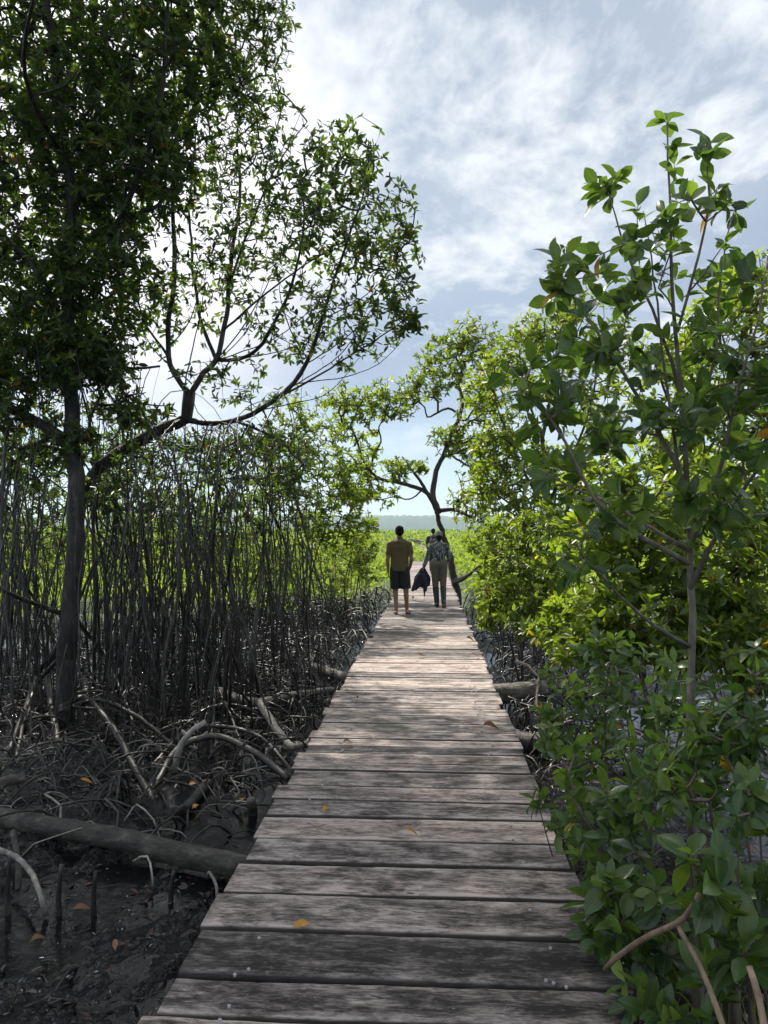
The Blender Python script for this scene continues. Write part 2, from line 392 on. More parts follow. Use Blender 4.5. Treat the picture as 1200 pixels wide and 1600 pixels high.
col = mixc(nt, math_n(nt, 'MULTIPLY', crack, 0.85), col, (0.010, 0.009, 0.008))
edge_dark = ramp(nt, edge, [(0.90, g(0)), (0.97, g(0.9))]).outputs[0]  # dark colour on the bevels so the gaps read as dark lines
col = mixc(nt, edge_dark, col, (0.012, 0.011, 0.010))
p = nd(nt, 'BsdfPrincipled', Roughness=0.72); L(nt, col, p.inputs['Base Color'])
p.inputs['Specular IOR Level'].default_value = 0.35
b1 = nd(nt, 'Bump', Strength=0.7, Distance=0.006); L(nt, grain, b1.inputs['Height'])
b2 = nd(nt, 'Bump', Strength=0.4, Distance=0.012); L(nt, streak, b2.inputs['Height']); L(nt, b1.outputs[0], b2.inputs['Normal'])
L(nt, b2.outputs[0], p.inputs['Normal']); L(nt, p.outputs[0], out.inputs[0])
M_PLANK = m
M_NAIL = simple('nail_head', (0.35, 0.35, 0.36), 0.35, 0.2)

def planks(y0, y1, known, centre, half, ang, zoff):
    """returns verts, quads, prand, pv for planks laid across from y0 to y1"""
    ed = []
    y = y0
    while y < known[0] - 0.05 if known else False:
        ed.append(y); y += random.uniform(0.26, 0.33)
    if known:
        ed.append(known[0]) if known[0] - ed[-1] > 0.15 else ed.__setitem__(-1, known[0])
        ed += known[1:]; y = known[-1]
    else: ed.append(y)
    while y < y1: y += random.choice([0.17, 0.2, 0.22, 0.24, 0.27, 0.29]) * random.uniform(0.95, 1.05); ed.append(y)
    VV, FF, PR, PVs = [], [], [], []; n0 = 0; NS = 36
    for a, b in zip(ed[:-1], ed[1:]):
        gap = random.choice([0.013, 0.016, 0.020, 0.028]); th = 0.045
        cx, cy = centre((a + b) / 2); an = ang((a + b) / 2) + random.gauss(0, 0.009)
        wd = (b - a) / 2 - gap / 2; bev = random.uniform(0.006, 0.012)
        l = half + random.gauss(0, 0.017); rr = half + random.gauss(0, 0.017)
        tz = random.gauss(0, 0.0025); tilt = random.gauss(0, 0.008); sd_ = random.random() * 100
        prof = [(-wd, -th, 0), (-wd, -bev, 0.0), (-wd + bev * 1.3, 0, 0.055), (-wd * 0.4, 0, 0.3), (wd * 0.4, 0, 0.7), (wd - bev * 1.3, 0, 0.945), (wd, -bev, 1.0), (wd, -th, 1.0)]
        for s in range(NS + 1):
            t = s / NS; x = -l + (l + rr) * t
            e0 = 0.005 * mnoise.noise(Vector((x * 5, sd_, 0))) + 0.003 * mnoise.noise(Vector((x * 22, sd_, 3)))
            e1 = 0.005 * mnoise.noise(Vector((x * 5, sd_, 7))) + 0.003 * mnoise.noise(Vector((x * 22, sd_, 9)))
            crown = 0.004 * mnoise.noise(Vector((x * 1.2, sd_, 5)))
            for q, (yy, z, v) in enumerate(prof):
                yy2 = yy + (e0 if q < 3 else e1 if q > 4 else 0)
                zz_ = z + tz + tilt * yy + crown + (0.002 * mnoise.noise(Vector((x * 8, yy * 40, sd_))) if z == 0 else 0)
                ca, sa = math.cos(an), math.sin(an)
                X_, Y_ = x * ca - yy2 * sa, x * sa + yy2 * ca
                VV.append((cx + X_, cy + Y_, zoff(cy) + zz_)); PVs.append(v)
        k = len(prof); r_ = random.random(); PR += [r_] * ((NS + 1) * k)
        for s in range(NS):
            for q in range(k):
                q2 = (q + 1) % k
                FF.append((n0 + s * k + q, n0 + (s + 1) * k + q, n0 + (s + 1) * k + q2, n0 + s * k + q2))
        FF += [(n0 + 0, n0 + 1, n0 + 6, n0 + 7), (n0 + 1, n0 + 2, n0 + 5, n0 + 6), (n0 + 2, n0 + 3, n0 + 4, n0 + 5)]
        e = n0 + NS * k
        FF += [(e + 7, e + 6, e + 1, e + 0), (e + 6, e + 5, e + 2, e + 1), (e + 5, e + 4, e + 3, e + 2)]
        n0 += (NS + 1) * k
    return np.array(VV), np.array(FF), PR, PVs, ed
D = lambda y: 1848.0 / (y - 832)
known = [D(v) for v in (1523, 1450, 1393, 1345, 1308, 1272, 1247, 1225)]
bw = thing('boardwalk', 'long straight walkway of weathered grey planks running out over the mud', 'boardwalk', (-0.14, 0, -0.5))
V, F, PR, PVs, ED = planks(-1.5, 41.0, known, lambda y: (-0.13, y), 0.80, lambda y: 0.0, lambda y: 0.0)
me = np_mesh('deck', V, [F], False, {'prand': PR, 'pv': PVs})
link_mesh('deck', me, M_PLANK, bw)
for sx in (-0.62, 0.34):
    mb = MB(); mb.box((sx, 19.8, -0.125), (0.05, 21.2, 0.075)); mb.build('stringer', M_BARKD, bw, False)
y = 0.6
while y < 41:
    for sx in (-0.74, 0.46):
        mb = MB(); mb.tube(smooth_path([(sx, y, -0.9), (sx + random.gauss(0, .02), y, -0.06)], 0.2), 0.055, 8); mb.build('post', M_BARKD, bw)
    y += 2.4
mb = MB()
for a in ED[:-1]:
    if 1.5 < a < 12:
        for x in (-0.70, -0.67, 0.42, 0.45):
            if random.random() < 0.85:
                cx, cy = x + random.gauss(0, .012), a + random.choice([0.05, 0.24]) + random.gauss(0, .01)
                mb.tube([(cx, cy, -0.004), (cx, cy, 0.0075)], 0.0065, 7)
mb.build('nail', M_NAIL, bw, kind='stuff')

# the walkway goes on beyond the bend
fw = thing('boardwalk', 'far stretch of the walkway bending left through the green scrub field', 'boardwalk', (1.4, 44, -0.4))
def fc(y): t = (y - 57) / 43; return (0.65 - 3.0 * t - 1.7 * t * t, y)
V, F, PR, PVs, _ = planks(57.0, 100.0, [], fc, 0.85, lambda y: 0.02 + 0.1 * (y - 46) / 60, lambda y: float(gbase(0, y)) + 0.5)
link_mesh('deck', np_mesh('deck', V, [F], False, {'prand': PR, 'pv': PVs}), M_PLANK, fw)
for y in range(58, 100, 4):
    c = fc(y); z = float(gbase(0, y)) + 0.45
    for sx in (-0.6, 0.6):
        mb = MB(); mb.tube([(c[0] + sx, y, z - 0.9), (c[0] + sx, y, z)], 0.06, 8); mb.build('post', M_BARKD, fw)

# ------------------------------------------------------------------ leaves
def leaf_template(hi):
    if hi:
        u = np.array([0, .09, .28, .50, .72, .90]); hw = np.array([.05, .07, .66, 1.0, .86, .42])
        V = []
        for a, h in zip(u, hw): V += [(a, -h), (a, 0), (a, h)]
        V.append((1.0, 0)); Q = []
        for r in range(5):
            b = r * 3; Q += [(b, b + 3, b + 4, b + 1), (b + 1, b + 4, b + 5, b + 2)]
        T = [(15, 18, 16), (16, 18, 17)]
        return np.array(V), [np.array(Q), np.array(T)]
    V = np.array([(0, 0), (.36, -.85), (.72, -.8), (1, 0), (.72, .8), (.36, .85)])
    return V, [np.array([(0, 1, 2, 3), (0, 3, 4, 5)])]
TH, TL = leaf_template(True), leaf_template(False)

def leaves_np(base, d, nrm, Ln, Wd, hi, tint, fold=0.35, curl=0.22):
    tv, tf = TH if hi else TL
    d = d / np.linalg.norm(d, axis=1, keepdims=True)
    nrm = nrm - d * np.sum(nrm * d, 1, keepdims=True); nrm /= np.linalg.norm(nrm, axis=1, keepdims=True) + 1e-9
    s = np.cross(d, nrm)
    u, v = tv[:, 0], tv[:, 1]
    N = len(base); cl = curl * (0.4 + 1.2 * rng.random(N)); fd = fold * (0.3 + 1.2 * rng.random(N))
    V = (base[:, None] + d[:, None] * (Ln[:, None] * u)[..., None] + s[:, None] * (Wd[:, None] * 0.5 * v)[..., None]
         + nrm[:, None] * (fd[:, None] * np.abs(v) * Wd[:, None] * 0.5 - cl[:, None] * Ln[:, None] * u ** 2)[..., None])
    k = len(tv)
    F = [(np.arange(N)[:, None, None] * k + f[None]).reshape(-1, f.shape[1]) for f in tf]
    return V.reshape(-1, 3), F, np.repeat(tint, k), np.tile(v, N), np.tile(u, N)

def rosettes(pos, ax, nl, L0, ratio, spread=(30, 85)):
    cnt = rng.integers(nl[0], nl[1] + 1, len(pos)); idx = np.repeat(np.arange(len(pos)), cnt)
    k = np.concatenate([np.arange(c) for c in cnt]) if len(cnt) else np.zeros(0)
    a = ax / (np.linalg.norm(ax, axis=1, keepdims=True) + 1e-9)
    ref = np.where(np.abs(a[:, 2:3]) < 0.9, np.array([[0, 0, 1.0]]), np.array([[1.0, 0, 0]]))
    u = np.cross(a, ref); u /= np.linalg.norm(u, axis=1, keepdims=True); v = np.cross(a, u)
    az = k * 2.399 + np.repeat(rng.random(len(pos)) * 6.28, cnt) + rng.normal(0, .3, len(idx))
    tl = np.radians(rng.uniform(spread[0], spread[1], len(idx)))
    A = a[idx]; rad = u[idx] * np.cos(az)[:, None] + v[idx] * np.sin(az)[:, None]
    d = A * np.cos(tl)[:, None] + rad * np.sin(tl)[:, None]
    d = d + rng.normal(0, 0.12, d.shape); d[:, 2] -= 0.12
    nrm = A - rad * 0.3 + rng.normal(0, 0.25, d.shape) + np.array([0, 0, 0.35])
    Ln = L0 * rng.uniform(0.62, 1.2, len(idx)); Wd = Ln * ratio * rng.uniform(0.8, 1.2, len(idx))
    back = rng.random(len(idx)) ** 2 * L0 * 0.7
    base = pos[idx] - A * back[:, None]
    tint = np.clip(np.repeat(rng.normal(0.42, 0.30, len(pos)), cnt) * 0.65 + 0.35 * rng.random(len(idx)), 0, 0.955)
    rare = rng.random(len(idx)) < 0.009; tint[rare] = rng.uniform(0.975, 1.0, rare.sum())
    return base, d, nrm, Ln, Wd, tint

def foliage(name, pos, ax, nl, L0, ratio, mat, parent, hi=False, spread=(30, 85), twigs=None, twigmat=None):
    b, d, n, Ln, Wd, t = rosettes(np.asarray(pos), np.asarray(ax), nl, L0, ratio, spread)
    V, F, T, lv, lu = leaves_np(b, d, n, Ln, Wd, hi, t)
    mi = [0] * sum(len(f) for f in F); k = len(V)
    TV, TF = np.concatenate(twigs.V), np.concatenate(twigs.F)
    V = np.vstack([V, TV]); F = F + [TF + k]; mi += [1] * len(TF); T = np.concatenate([T, np.concatenate(twigs.T)])
    at = {'tint': T}
    if hi: at['lv'] = np.concatenate([lv, np.zeros(len(TV))])
    return link_mesh(name, np_mesh(name, V, F, True, at, mi), [mat, twigmat], parent)

# ------------------------------------------------------------------ plants
BK = 1.0; CL = .5; XMIN = -99
def blob(px, py, Y, rx, ry, rd, n):
    """n twig ends in an ellipsoid seen at px, py at depth Y"""
    c = P(px, py, Y); k = Y / FPX; n = max(1, int(n * BK))
    def ball(m): 
        q = rng.normal(size=(m, 3)); q /= np.linalg.norm(q, axis=1, keepdims=True); return q * (rng.random(m) ** 0.42)[:, None]
    q = ball(n)
    if n >= 14:                        # most twigs gather in clumps, with gaps between
        sub = ball(max(3, n // 10)); pick = rng.integers(0, len(sub), n); near = rng.random(n) < CL
        q = np.where(near[:, None], sub[pick] + rng.normal(0, .15, (n, 3)), q)
    return c + q * np.array([rx * k, rd, ry * k])

def grow(seeds, tips, seg=0.16, bend=0.12):
    """joins twig ends to the nearest wood; returns paths with radii weight"""
    nodes = np.zeros((len(tips) * 14 + sum(len(s) for s in seeds) + 100, 3)); par = np.full(len(nodes), -1); n = 0
    for s in seeds:
        nodes[n:n + len(s)] = s; n += len(s)
    ns = n
    cen = nodes[:ns]
    d0 = np.array([np.min(np.linalg.norm(cen - t, axis=1)) for t in tips])
    paths = []; axes = np.zeros((len(tips), 3)); ends = []
    for ti in np.argsort(d0):
        t = tips[ti]; dv = nodes[:n] - t; dist = np.linalg.norm(dv, axis=1)
        cost = dist * (1 + 0.5 * np.clip(dv[:, 2] / (dist + 1e-6), -0.2, 1))
        k = int(np.argmin(cost)); L_ = dist[k]
        m_ = max(2, min(12, int(L_ / seg) + 1))
        tt = (np.arange(1, m_ + 1) / m_)[:, None]
        side = rng.normal(0, 1, 3) * bend * L_; side[2] -= 0.10 * L_
        pts = nodes[k] + (t - nodes[k]) * tt + side * (tt * (1 - tt)) * 1.6
        idx = np.arange(n, n + m_); nodes[n:n + m_] = pts; par[n] = k; par[n + 1:n + m_] = idx[:-1]
        axes[ti] = pts[-1] - (pts[-2] if m_ > 1 else nodes[k])
        paths.append((k, n, m_)); n += m_
    cnt = np.ones(n)
    for i in range(n - 1, ns - 1, -1):
        if par[i] >= ns: cnt[par[i]] += cnt[i] / (1 if False else 1) * 0.999
    return nodes[:n], paths, cnt, axes

def taper(pts, r0, r1, e=1.0):
    t = np.linspace(0, 1, len(pts)); return r1 + (r0 - r1) * (1 - t) ** e

def plant(name, label, cat, stems, blobs, L0=0.1, ratio=0.45, nl=(5, 8), leafmat=None, barkmat=None, twigmat=None, hi=False,
          rtip=0.003, rpow=0.42, rmax=0.02, group=None, part0='trunk', seg=0.16, up=0.35, sides=8, spread=(30, 85), crown='crown', cull=1.0):
    """stems: list of (points, r0, r1); the first is the trunk"""
    loc = np.array(stems[0][0][0], float)
    th = thing(name, label, cat, loc, group)
    seeds = []
    for i, (pts, r0, r1) in enumerate(stems):
        path = smooth_path(pts, 0.12, 0.006 + r0 * 0.08)
        mb = MB(); mb.tube(path, taper(path, r0, r1), sides if r0 > 0.02 else 6, True, 0.16 if r0 > 0.02 else 0.05)
        mb.build(part0 if i == 0 else 'limb', barkmat or M_BARK, th)
        k = max(1, int(len(path) * (0.35 if i == 0 else 0.12)))
        seeds.append(path[k:] if len(path) - k > 2 else path[-2:])
    tips = np.concatenate(blobs) if blobs else np.zeros((0, 3))
    tips = tips[(tips[:, 0] > XMIN) | (tips[:, 2] > .9) | ((tips[:, 2] > .06) & (tips[:, 0] > XMIN - .15))]
    if len(tips):
        gzv = np.array([gbase(0, t[1]) for t in tips]); tips = tips[tips[:, 2] > gzv + 0.12]
        nodes, paths, cnt, ax = grow(seeds, tips, seg)
        mb = MB()
        for k, n, m_ in paths:
            pts = np.vstack([nodes[k], nodes[n:n + m_]])
            rr = np.minimum(rtip * cnt[n:n + m_] ** rpow, rmax); rr = np.concatenate([[rr[0]], rr])
            if len(pts) > 3 and rr[0] < 0.0045 and not hi: pts = pts[[0, 1, len(pts) // 2 + 1 if len(pts) // 2 + 1 < len(pts) - 1 else 2, -1]] if len(pts) > 4 else pts; rr = np.linspace(rr[0], rr[-1], len(pts))
            mb.tube(pts, rr, 5 if rr[0] > 0.006 or hi else 3, False)
        a = ax / (np.linalg.norm(ax, axis=1, keepdims=True) + 1e-9); a = a + np.array([0, 0, up]) + rng.normal(0, 0.15, a.shape)
        foliage(crown, tips, a, nl, L0, ratio, leafmat or M_LEAF, th, hi, spread, mb, twigmat or M_TWIG)
    return th

def px_path(lst, Y=None, dY=0.0):
    o = []
    for i, q in enumerate(lst):
        yy = q[2] if len(q) > 2 else Y
        o.append(P(q[0], q[1], yy))
    return o

# ------------------------------------------------------------------ left: the big mangroves
def aerial_roots(parent, n, xr, yr_top, Yr, rr=(0.008, 0.026), seed=1, mat=None, cen=None, wood=None):
    """stilt roots that come down from the boughs into the mud, each a mesh of its own"""
    r_ = random.Random(seed)
    W = np.concatenate([smooth_path(p_, 0.08) for p_ in wood])
    for i in range(n):
        if cen and r_.random() < 0.55:
            px = r_.choice(cen) + r_.gauss(0, 13)
        else: px = r_.uniform(*xr)
        Y = r_.uniform(*Yr)
        a = P(px, r_.uniform(*yr_top), Y)
        lean = r_.choice([.15, .3, .5, 1.0]); gx = a[0] + r_.gauss(0, lean); gy = Y + r_.gauss(0, 0.4)
        b = np.array([gx, gy, gz(gx, gy) - 0.12])
        wv = r_.choice([.06, .11, .2]); mid = [a + (b - a) * t + np.array([r_.gauss(0, wv), r_.gauss(0, wv), 0]) for t in (0.2, 0.45, 0.7)]
        dd = np.abs(W[:, 0] - a[0] + r_.gauss(0, .25)) * 3 + np.abs(W[:, 1] - a[1]) * .3 + .6 * np.abs(W[:, 2] - a[2] - .3)
        w0 = W[int(np.argmin(dd))]
        a[2] = min(a[2], w0[2] - .1 - .5 * r_.random()); a[1] = .6 * a[1] + .4 * w0[1]; a[0] = .75 * a[0] + .25 * w0[0]
        up = a + (w0 - a) * .6 + np.array([0, 0, .06])
        path = smooth_path([w0, up, a, *mid, b], 0.2, 0.007)
        r0 = rr[0] + (rr[1] - rr[0]) * r_.random() ** 1.8 if r_.random() < 0.88 else rr[1] * r_.uniform(1.1, 1.9)
        t = np.linspace(0, 1, len(path))
        mb = MB(); mb.tube(path, r0 * np.interp(t, [0, .25, .5, 1], [.45, .5, .8, 1.0]), 6, False, 0.1)
        for f in range(r_.choice([0, 1, 2, 3])):
            k = int(len(path) * r_.uniform(0.4, 0.85)); q = path[k]
            ang = r_.uniform(0, 6.28); d_ = r_.uniform(0.15, 0.5)
            e = np.array([q[0] + d_ * math.cos(ang), q[1] + d_ * math.sin(ang), 0]); e[2] = gz(e[0], e[1]) - 0.1
            md = (q + e) / 2 + np.array([0.3 * d_ * math.cos(ang), 0.3 * d_ * math.sin(ang), 0.1])
            pp = smooth_path([q, md, e], 0.15); mb.tube(pp, np.linspace(r0 * 0.7, r0 * 0.55, len(pp)), 5, False)
        mb.build('aerial_root', mat or M_ROOT, parent)

def arch(parent, pts, r0, r1, mat=None, name='prop_root'):
    path = smooth_path(pts, 0.06, 0.004); mb = MB(); mb.tube(path, np.linspace(r0, r1, len(path)), 8, True, 0.14)
    return mb.build(name, mat or M_ROOT, parent)

BK = 3.9; CL = .5
b1 = G(98, 1128); Y1 = b1[1]
T1 = plant('mangrove_tree', 'tall mangrove with the thickest straight trunk and a dense dark crown', 'tree', [
    ([b1 - [0, 0, .15], *px_path([(103, 1040), (110, 950), (116, 860), (118, 760), (110, 620), (104, 480), (110, 330), (92, 150), (70, -60), (60, -320)], Y1)], 0.112, 0.02),
    (px_path([(116, 705, Y1), (75, 668, Y1), (30, 645, 8.0), (-40, 612, 7.6), (-130, 560, 7.2)]), 0.075, 0.02),
    (px_path([(108, 540, Y1), (60, 430, 8.0), (-30, 330, 7.5)]), 0.05, 0.012),
    (px_path([(104, 470, Y1), (160, 385, 8.2), (215, 280, 7.9), (250, 150, 7.6), (262, 20, 7.4), (270, -160, 7.2)]), 0.045, 0.01),
    (px_path([(110, 350, Y1), (140, 250, 8.8), (160, 100, 9.2), (172, -120, 9.6)]), 0.04, 0.01),
    (px_path([(106, 520, Y1), (130, 548, 8.2), (160, 555, 8.1), (205, 578, 8.1), (250, 572, 8.2)]), 0.03, 0.012),
    (px_path([(80, 40, 8.6), (-30, -80, 7.6), (-160, -260, 6.8)]), 0.03, 0.01),
    (px_path([(100, 250, Y1), (40, 120, 7.0), (60, -80, 5.9)]), 0.03, 0.01),
], [
    blob(60, 60, 8.4, 150, 170, 1.3, 210), blob(50, 290, 8.3, 130, 150, 1.2, 190), blob(45, 490, 8.2, 120, 120, 1.1, 170),
    blob(165, 210, 8.4, 110, 150, 1.2, 180), blob(170, 420, 8.2, 80, 130, 0.9, 110), blob(15, 600, 8.0, 110, 80, 1.0, 100), blob(150, 560, 8.0, 70, 60, 0.7, 55),
    blob(250, 60, 8.0, 130, 130, 1.3, 190), blob(240, 260, 8.2, 80, 110, 1.0, 100), blob(130, -180, 8.4, 240, 170, 1.6, 220), blob(-180, 150, 7.5, 170, 330, 1.4, 170),
    blob(300, -180, 7.6, 140, 150, 1.5, 130), blob(60, -420, 7.6, 260, 150, 1.8, 150), blob(60, 720, 8.6, 90, 50, .8, 36), blob(112, 560, 7.7, 60, 70, .3, 34), blob(112, 420, 7.6, 60, 70, .3, 30), blob(100, 690, 7.8, 50, 40, .25, 12), blob(200, 640, 8.2, 60, 40, .5, 16),
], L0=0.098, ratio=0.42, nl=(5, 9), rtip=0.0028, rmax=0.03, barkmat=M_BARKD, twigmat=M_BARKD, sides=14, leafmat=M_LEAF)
aerial_roots(T1, 92, (-60, 225), (470, 760), (7.0, 11.5), (.004, .014), seed=3, cen=[20, 45, 75, 160, 190],
    wood=[px_path([(118, 760), (110, 620), (104, 480)], Y1), px_path([(116, 705, Y1), (75, 668, Y1), (30, 645, 8.0), (-40, 612, 7.6), (-130, 560, 7.2)]), px_path([(108, 540, Y1), (60, 430, 8.0), (-30, 330, 7.5)]),
          px_path([(106, 520, Y1), (130, 548, 8.2), (160, 555, 8.1), (205, 578, 8.1), (250, 572, 8.2)])])
for pts, r0, r1 in [
    ([P(92, 1010, Y1), G(92, 1075) + [0, -.3, .25], G(90, 1160)], .045, .04),
    ([G(92, 1140) + [0, 0, .22], G(130, 1130) + [0, 0, .28], G(170, 1160) + [0, 0, .2], G(225, 1225), G(245, 1255) - [0, 0, .05]], .034, .028),
    ([G(92, 1150) + [0, 0, .25], G(150, 1135) + [0, 0, .28], G(215, 1150) + [0, 0, .2], G(280, 1180) + [0, 0, .02], G(300, 1200) - [0, 0, .1]], .026, .018),
    ([P(105, 990, Y1), G(60, 1090) + [0, 0, .3], G(10, 1180), G(-30, 1210)], .03, .022),
    ([P(100, 1020, Y1), G(50, 1110) + [0, 0, .2], G(20, 1200) - [0, 0, .05]], .026, .02),
    ([P(112, 960, Y1), G(160, 1060) + [0, 0, .35], G(200, 1120) + [0, 0, .1], G(215, 1150) - [0, 0, .1]], .028, .02),
    ([P(100, 960, Y1), P(45, 940, 7.6), P(0, 920, 7.2), P(-40, 890, 7.0)], .03, .016)]:
    arch(T1, pts, r0, r1)

BK = 2.15; CL = .3
b2 = np.array([*P(108, 900, 9.3)[:2], -.52]); Y2 = 9.2  # a bough of the tall mangrove, built as its own tree
T2 = plant('mangrove_tree', 'dark forked bough of the tall mangrove, built as a separate leaning tree', 'tree', [
    ([b2 - [0, 0, .15], *px_path([(112, 950, 9.3), (118, 830, 9.3), (130, 772, 9.25), (160, 726, 9.2), (212, 692, 9.2), (262, 667, 9.2), (290, 652, 9.2), (296, 612, 9.2)])], 0.085, 0.078),
    (px_path([(296, 618, 9.2), (272, 582, 9.2), (262, 556, 9.2), (264, 500, 9.1), (273, 430, 9.0), (270, 330, 9.0), (276, 240, 8.9), (272, 120, 8.8), (268, 0, 8.7), (265, -150, 8.6)]), 0.036, 0.008),
    (px_path([(296, 618, 9.2), (318, 582, 9.2), (338, 563, 9.2), (349, 520, 9.2), (357, 460, 9.3), (365, 380, 9.3), (375, 300, 9.4), (372, 200, 9.5), (385, 90, 9.6)]), 0.038, 0.008),
    (px_path([(338, 563, 9.2), (320, 520, 9.3), (308, 470, 9.4), (300, 400, 9.5), (297, 300, 9.6), (310, 180, 9.8)]), 0.026, 0.008),
    (px_path([(340, 562, 9.2), (375, 560, 9.1), (410, 535, 8.9), (436, 490, 8.7), (460, 430, 8.5), (475, 350, 8.4), (470, 280, 8.3)]), 0.028, 0.008),
    (px_path([(288, 656, 9.2), (335, 661, 9.1), (375, 655, 9.0), (410, 637, 8.9), (450, 608, 8.8), (477, 570, 8.7), (495, 520, 8.6), (515, 460, 8.5), (535, 400, 8.4), (560, 330, 8.3), (580, 250, 8.2)]), 0.040, 0.007),
    (px_path([(430, 622, 8.85), (500, 585, 8.6), (560, 548, 8.4), (610, 515, 8.3), (645, 490, 8.2)]), 0.016, 0.006),
    (px_path([(345, 520, 9.2), (420, 455, 8.9), (500, 400, 8.6), (570, 372, 8.4)]), 0.016, 0.006),
    (px_path([(360, 440, 9.3), (400, 330, 9.2), (450, 230, 9.0), (480, 190, 8.9)]), 0.018, 0.006),
    (px_path([(262, 556, 9.2), (225, 500, 9.3), (205, 430, 9.4)]), 0.018, 0.006),
    *[(px_path([(a, b, 9.1), ((a + c) / 2 + o, (b + d) / 2 + 18, y0), (c, d, y1)]), .009, .003) for a, b, c, d, o, y0, y1 in [
        (345, 555, 455, 330, 10, 9.2, 9.4), (350, 560, 520, 440, 12, 8.8, 8.6), (345, 565, 560, 480, 10, 8.9, 8.6), (320, 580, 420, 420, 14, 9.5, 9.8), (300, 600, 200, 450, -12, 9.0, 8.8),
        (290, 600, 330, 380, 0, 8.8, 8.5), (410, 640, 560, 560, 20, 8.7, 8.4), (440, 615, 590, 440, 24, 8.6, 8.2), (470, 575, 620, 400, 20, 8.4, 8.0), (480, 560, 430, 400, -8, 8.8, 9.0), (460, 600, 640, 520, 26, 8.6, 8.4), (265, 540, 320, 420, 4, 9, 9.1), (500, 500, 640, 370, 14, 8.4, 8.2)]],
    (px_path([(368, 657, 9.0), (400, 668, 8.8), (440, 690, 8.7), (470, 720, 8.6)]), 0.022, 0.009),
], [
    blob(365, 60, 9.0, 80, 110, 1.1, 120), blob(300, 190, 9.0, 120, 100, 1.0, 110), blob(400, 150, 9.0, 50, 90, .8, 60), blob(420, 40, 8.8, 40, 60, .7, 40),
    blob(350, 280, 9.0, 90, 70, .9, 60), blob(455, 270, 8.6, 70, 80, .8, 52), blob(530, 250, 8.4, 55, 65, .6, 30), blob(565, 225, 8.3, 40, 40, .4, 12),
    blob(590, 330, 8.3, 60, 90, .7, 48), blob(640, 380, 8.2, 28, 50, .4, 14), blob(500, 400, 8.6, 90, 90, .8, 44), blob(400, 400, 9.0, 90, 90, .9, 60), blob(330, 400, 8.8, 70, 70, .8, 30),
    blob(620, 470, 8.2, 45, 55, .5, 26), blob(645, 505, 8.2, 20, 18, .3, 6), blob(545, 515, 8.4, 90, 60, .6, 60), blob(300, 470, 9.2, 90, 80, .7, 44), blob(230, 480, 9.3, 50, 80, .7, 44),
    blob(450, 520, 8.8, 80, 60, .7, 40), blob(340, 590, 9.1, 90, 40, .6, 20), blob(520, 330, 8.5, 80, 70, .7, 50), blob(600, 420, 8.2, 60, 70, .6, 36), blob(380, -120, 8.8, 130, 110, 1.2, 90),
    blob(235, 705, 8.9, 70, 35, .5, 22), blob(335, 700, 9.0, 90, 32, .5, 30), blob(420, 690, 8.8, 60, 36, .5, 20), blob(470, 735, 8.6, 45, 45, .5, 18), blob(190, 640, 9.0, 50, 40, .4, 14), blob(380, 760, 9.2, 80, 35, .5, 16), blob(390, 615, 8.9, 60, 25, .4, 10), blob(500, 340, 7.6, 60, 60, .6, 14),
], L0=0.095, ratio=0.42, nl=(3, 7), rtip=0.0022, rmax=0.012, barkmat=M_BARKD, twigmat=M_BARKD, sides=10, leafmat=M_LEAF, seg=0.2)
aerial_roots(T2, 99, (195, 485), (600, 770), (7.4, 12.0), (.004, .014), seed=8, cen=[300, 318, 330, 300, 275, 425, 415, 235, 375],
    wood=[px_path([(142, 768, 9.25), (162, 728, 9.2), (212, 692, 9.2), (262, 667, 9.2), (290, 652, 9.2), (296, 612, 9.2)]),
          px_path([(288, 656, 9.2), (335, 661, 9.1), (375, 655, 9.0), (410, 637, 8.9), (450, 608, 8.8), (477, 570, 8.7)]), px_path([(368, 657, 9.0), (400, 668, 8.8), (440, 690, 8.7), (470, 720, 8.6)])])
for pts, r0, r1 in [
    ([G(240, 1226) - [0, 0, .05], G(275, 1198) + [0, 0, .14], G(330, 1184) + [0, 0, .2], G(390, 1196) + [0, 0, .14], G(450, 1214) - [0, 0, .02]], .030, .034),
    ([G(232, 1195) - [0, 0, .05], G(290, 1168) + [0, 0, .15], G(350, 1164) + [0, 0, .18], G(410, 1174) + [0, 0, .12], G(460, 1202) - [0, 0, .05]], .02, .02),
    ([P(315, 1000, 7.6), G(340, 1120) + [0, 0, .35], G(375, 1180) + [0, 0, .12], G(380, 1235) - [0, 0, .05]], .013, .012),
    ([P(298, 960, 8), G(330, 1075) + [0, 0, .4], G(335, 1100) + [0, 0, .3], G(330, 1180)], .018, .016)]:
    arch(T2, pts, r0, r1)

BK = 2.4; CL = .5
# ------------------------------------------------------------------ left: understorey
def shrub(label, base, stems_to, blobs, Y, L0=0.085, ratio=0.45, mat=None, name='mangrove_shrub', cat='shrub', r=0.025, nl=(5, 8), hi=False, bark_=None, group=None, spread=(30, 85), twig=None):
    st = []
    for i, tgt in enumerate(stems_to):
        tp = P(*tgt) if len(tgt) == 3 else P(*tgt, Y)
        b = base + (rng.normal(0, 0.05, 3) * [1, 1, 0] if i else 0)
        mid = (b + tp) / 2 + rng.normal(0, 0.08, 3) * np.linalg.norm(tp - b) * 0.5
        st.append(([b - [0, 0, .12], mid, tp], r * (1 if i == 0 else 0.75), r * 0.3))
    return plant(name, label, cat, st, blobs, L0, ratio, nl, mat or M_LEAFL, bark_ or M_BARK, twig or M_TWIG, hi, part0='stem', crown='foliage', rmax=r * 0.6, group=group, spread=spread)
def gb(px, Y):
    x = P(px, 832, Y)[0]; return np.array([x, Y, gz(x, Y)])
GS = 'shrubs between the stilt roots and the green field'
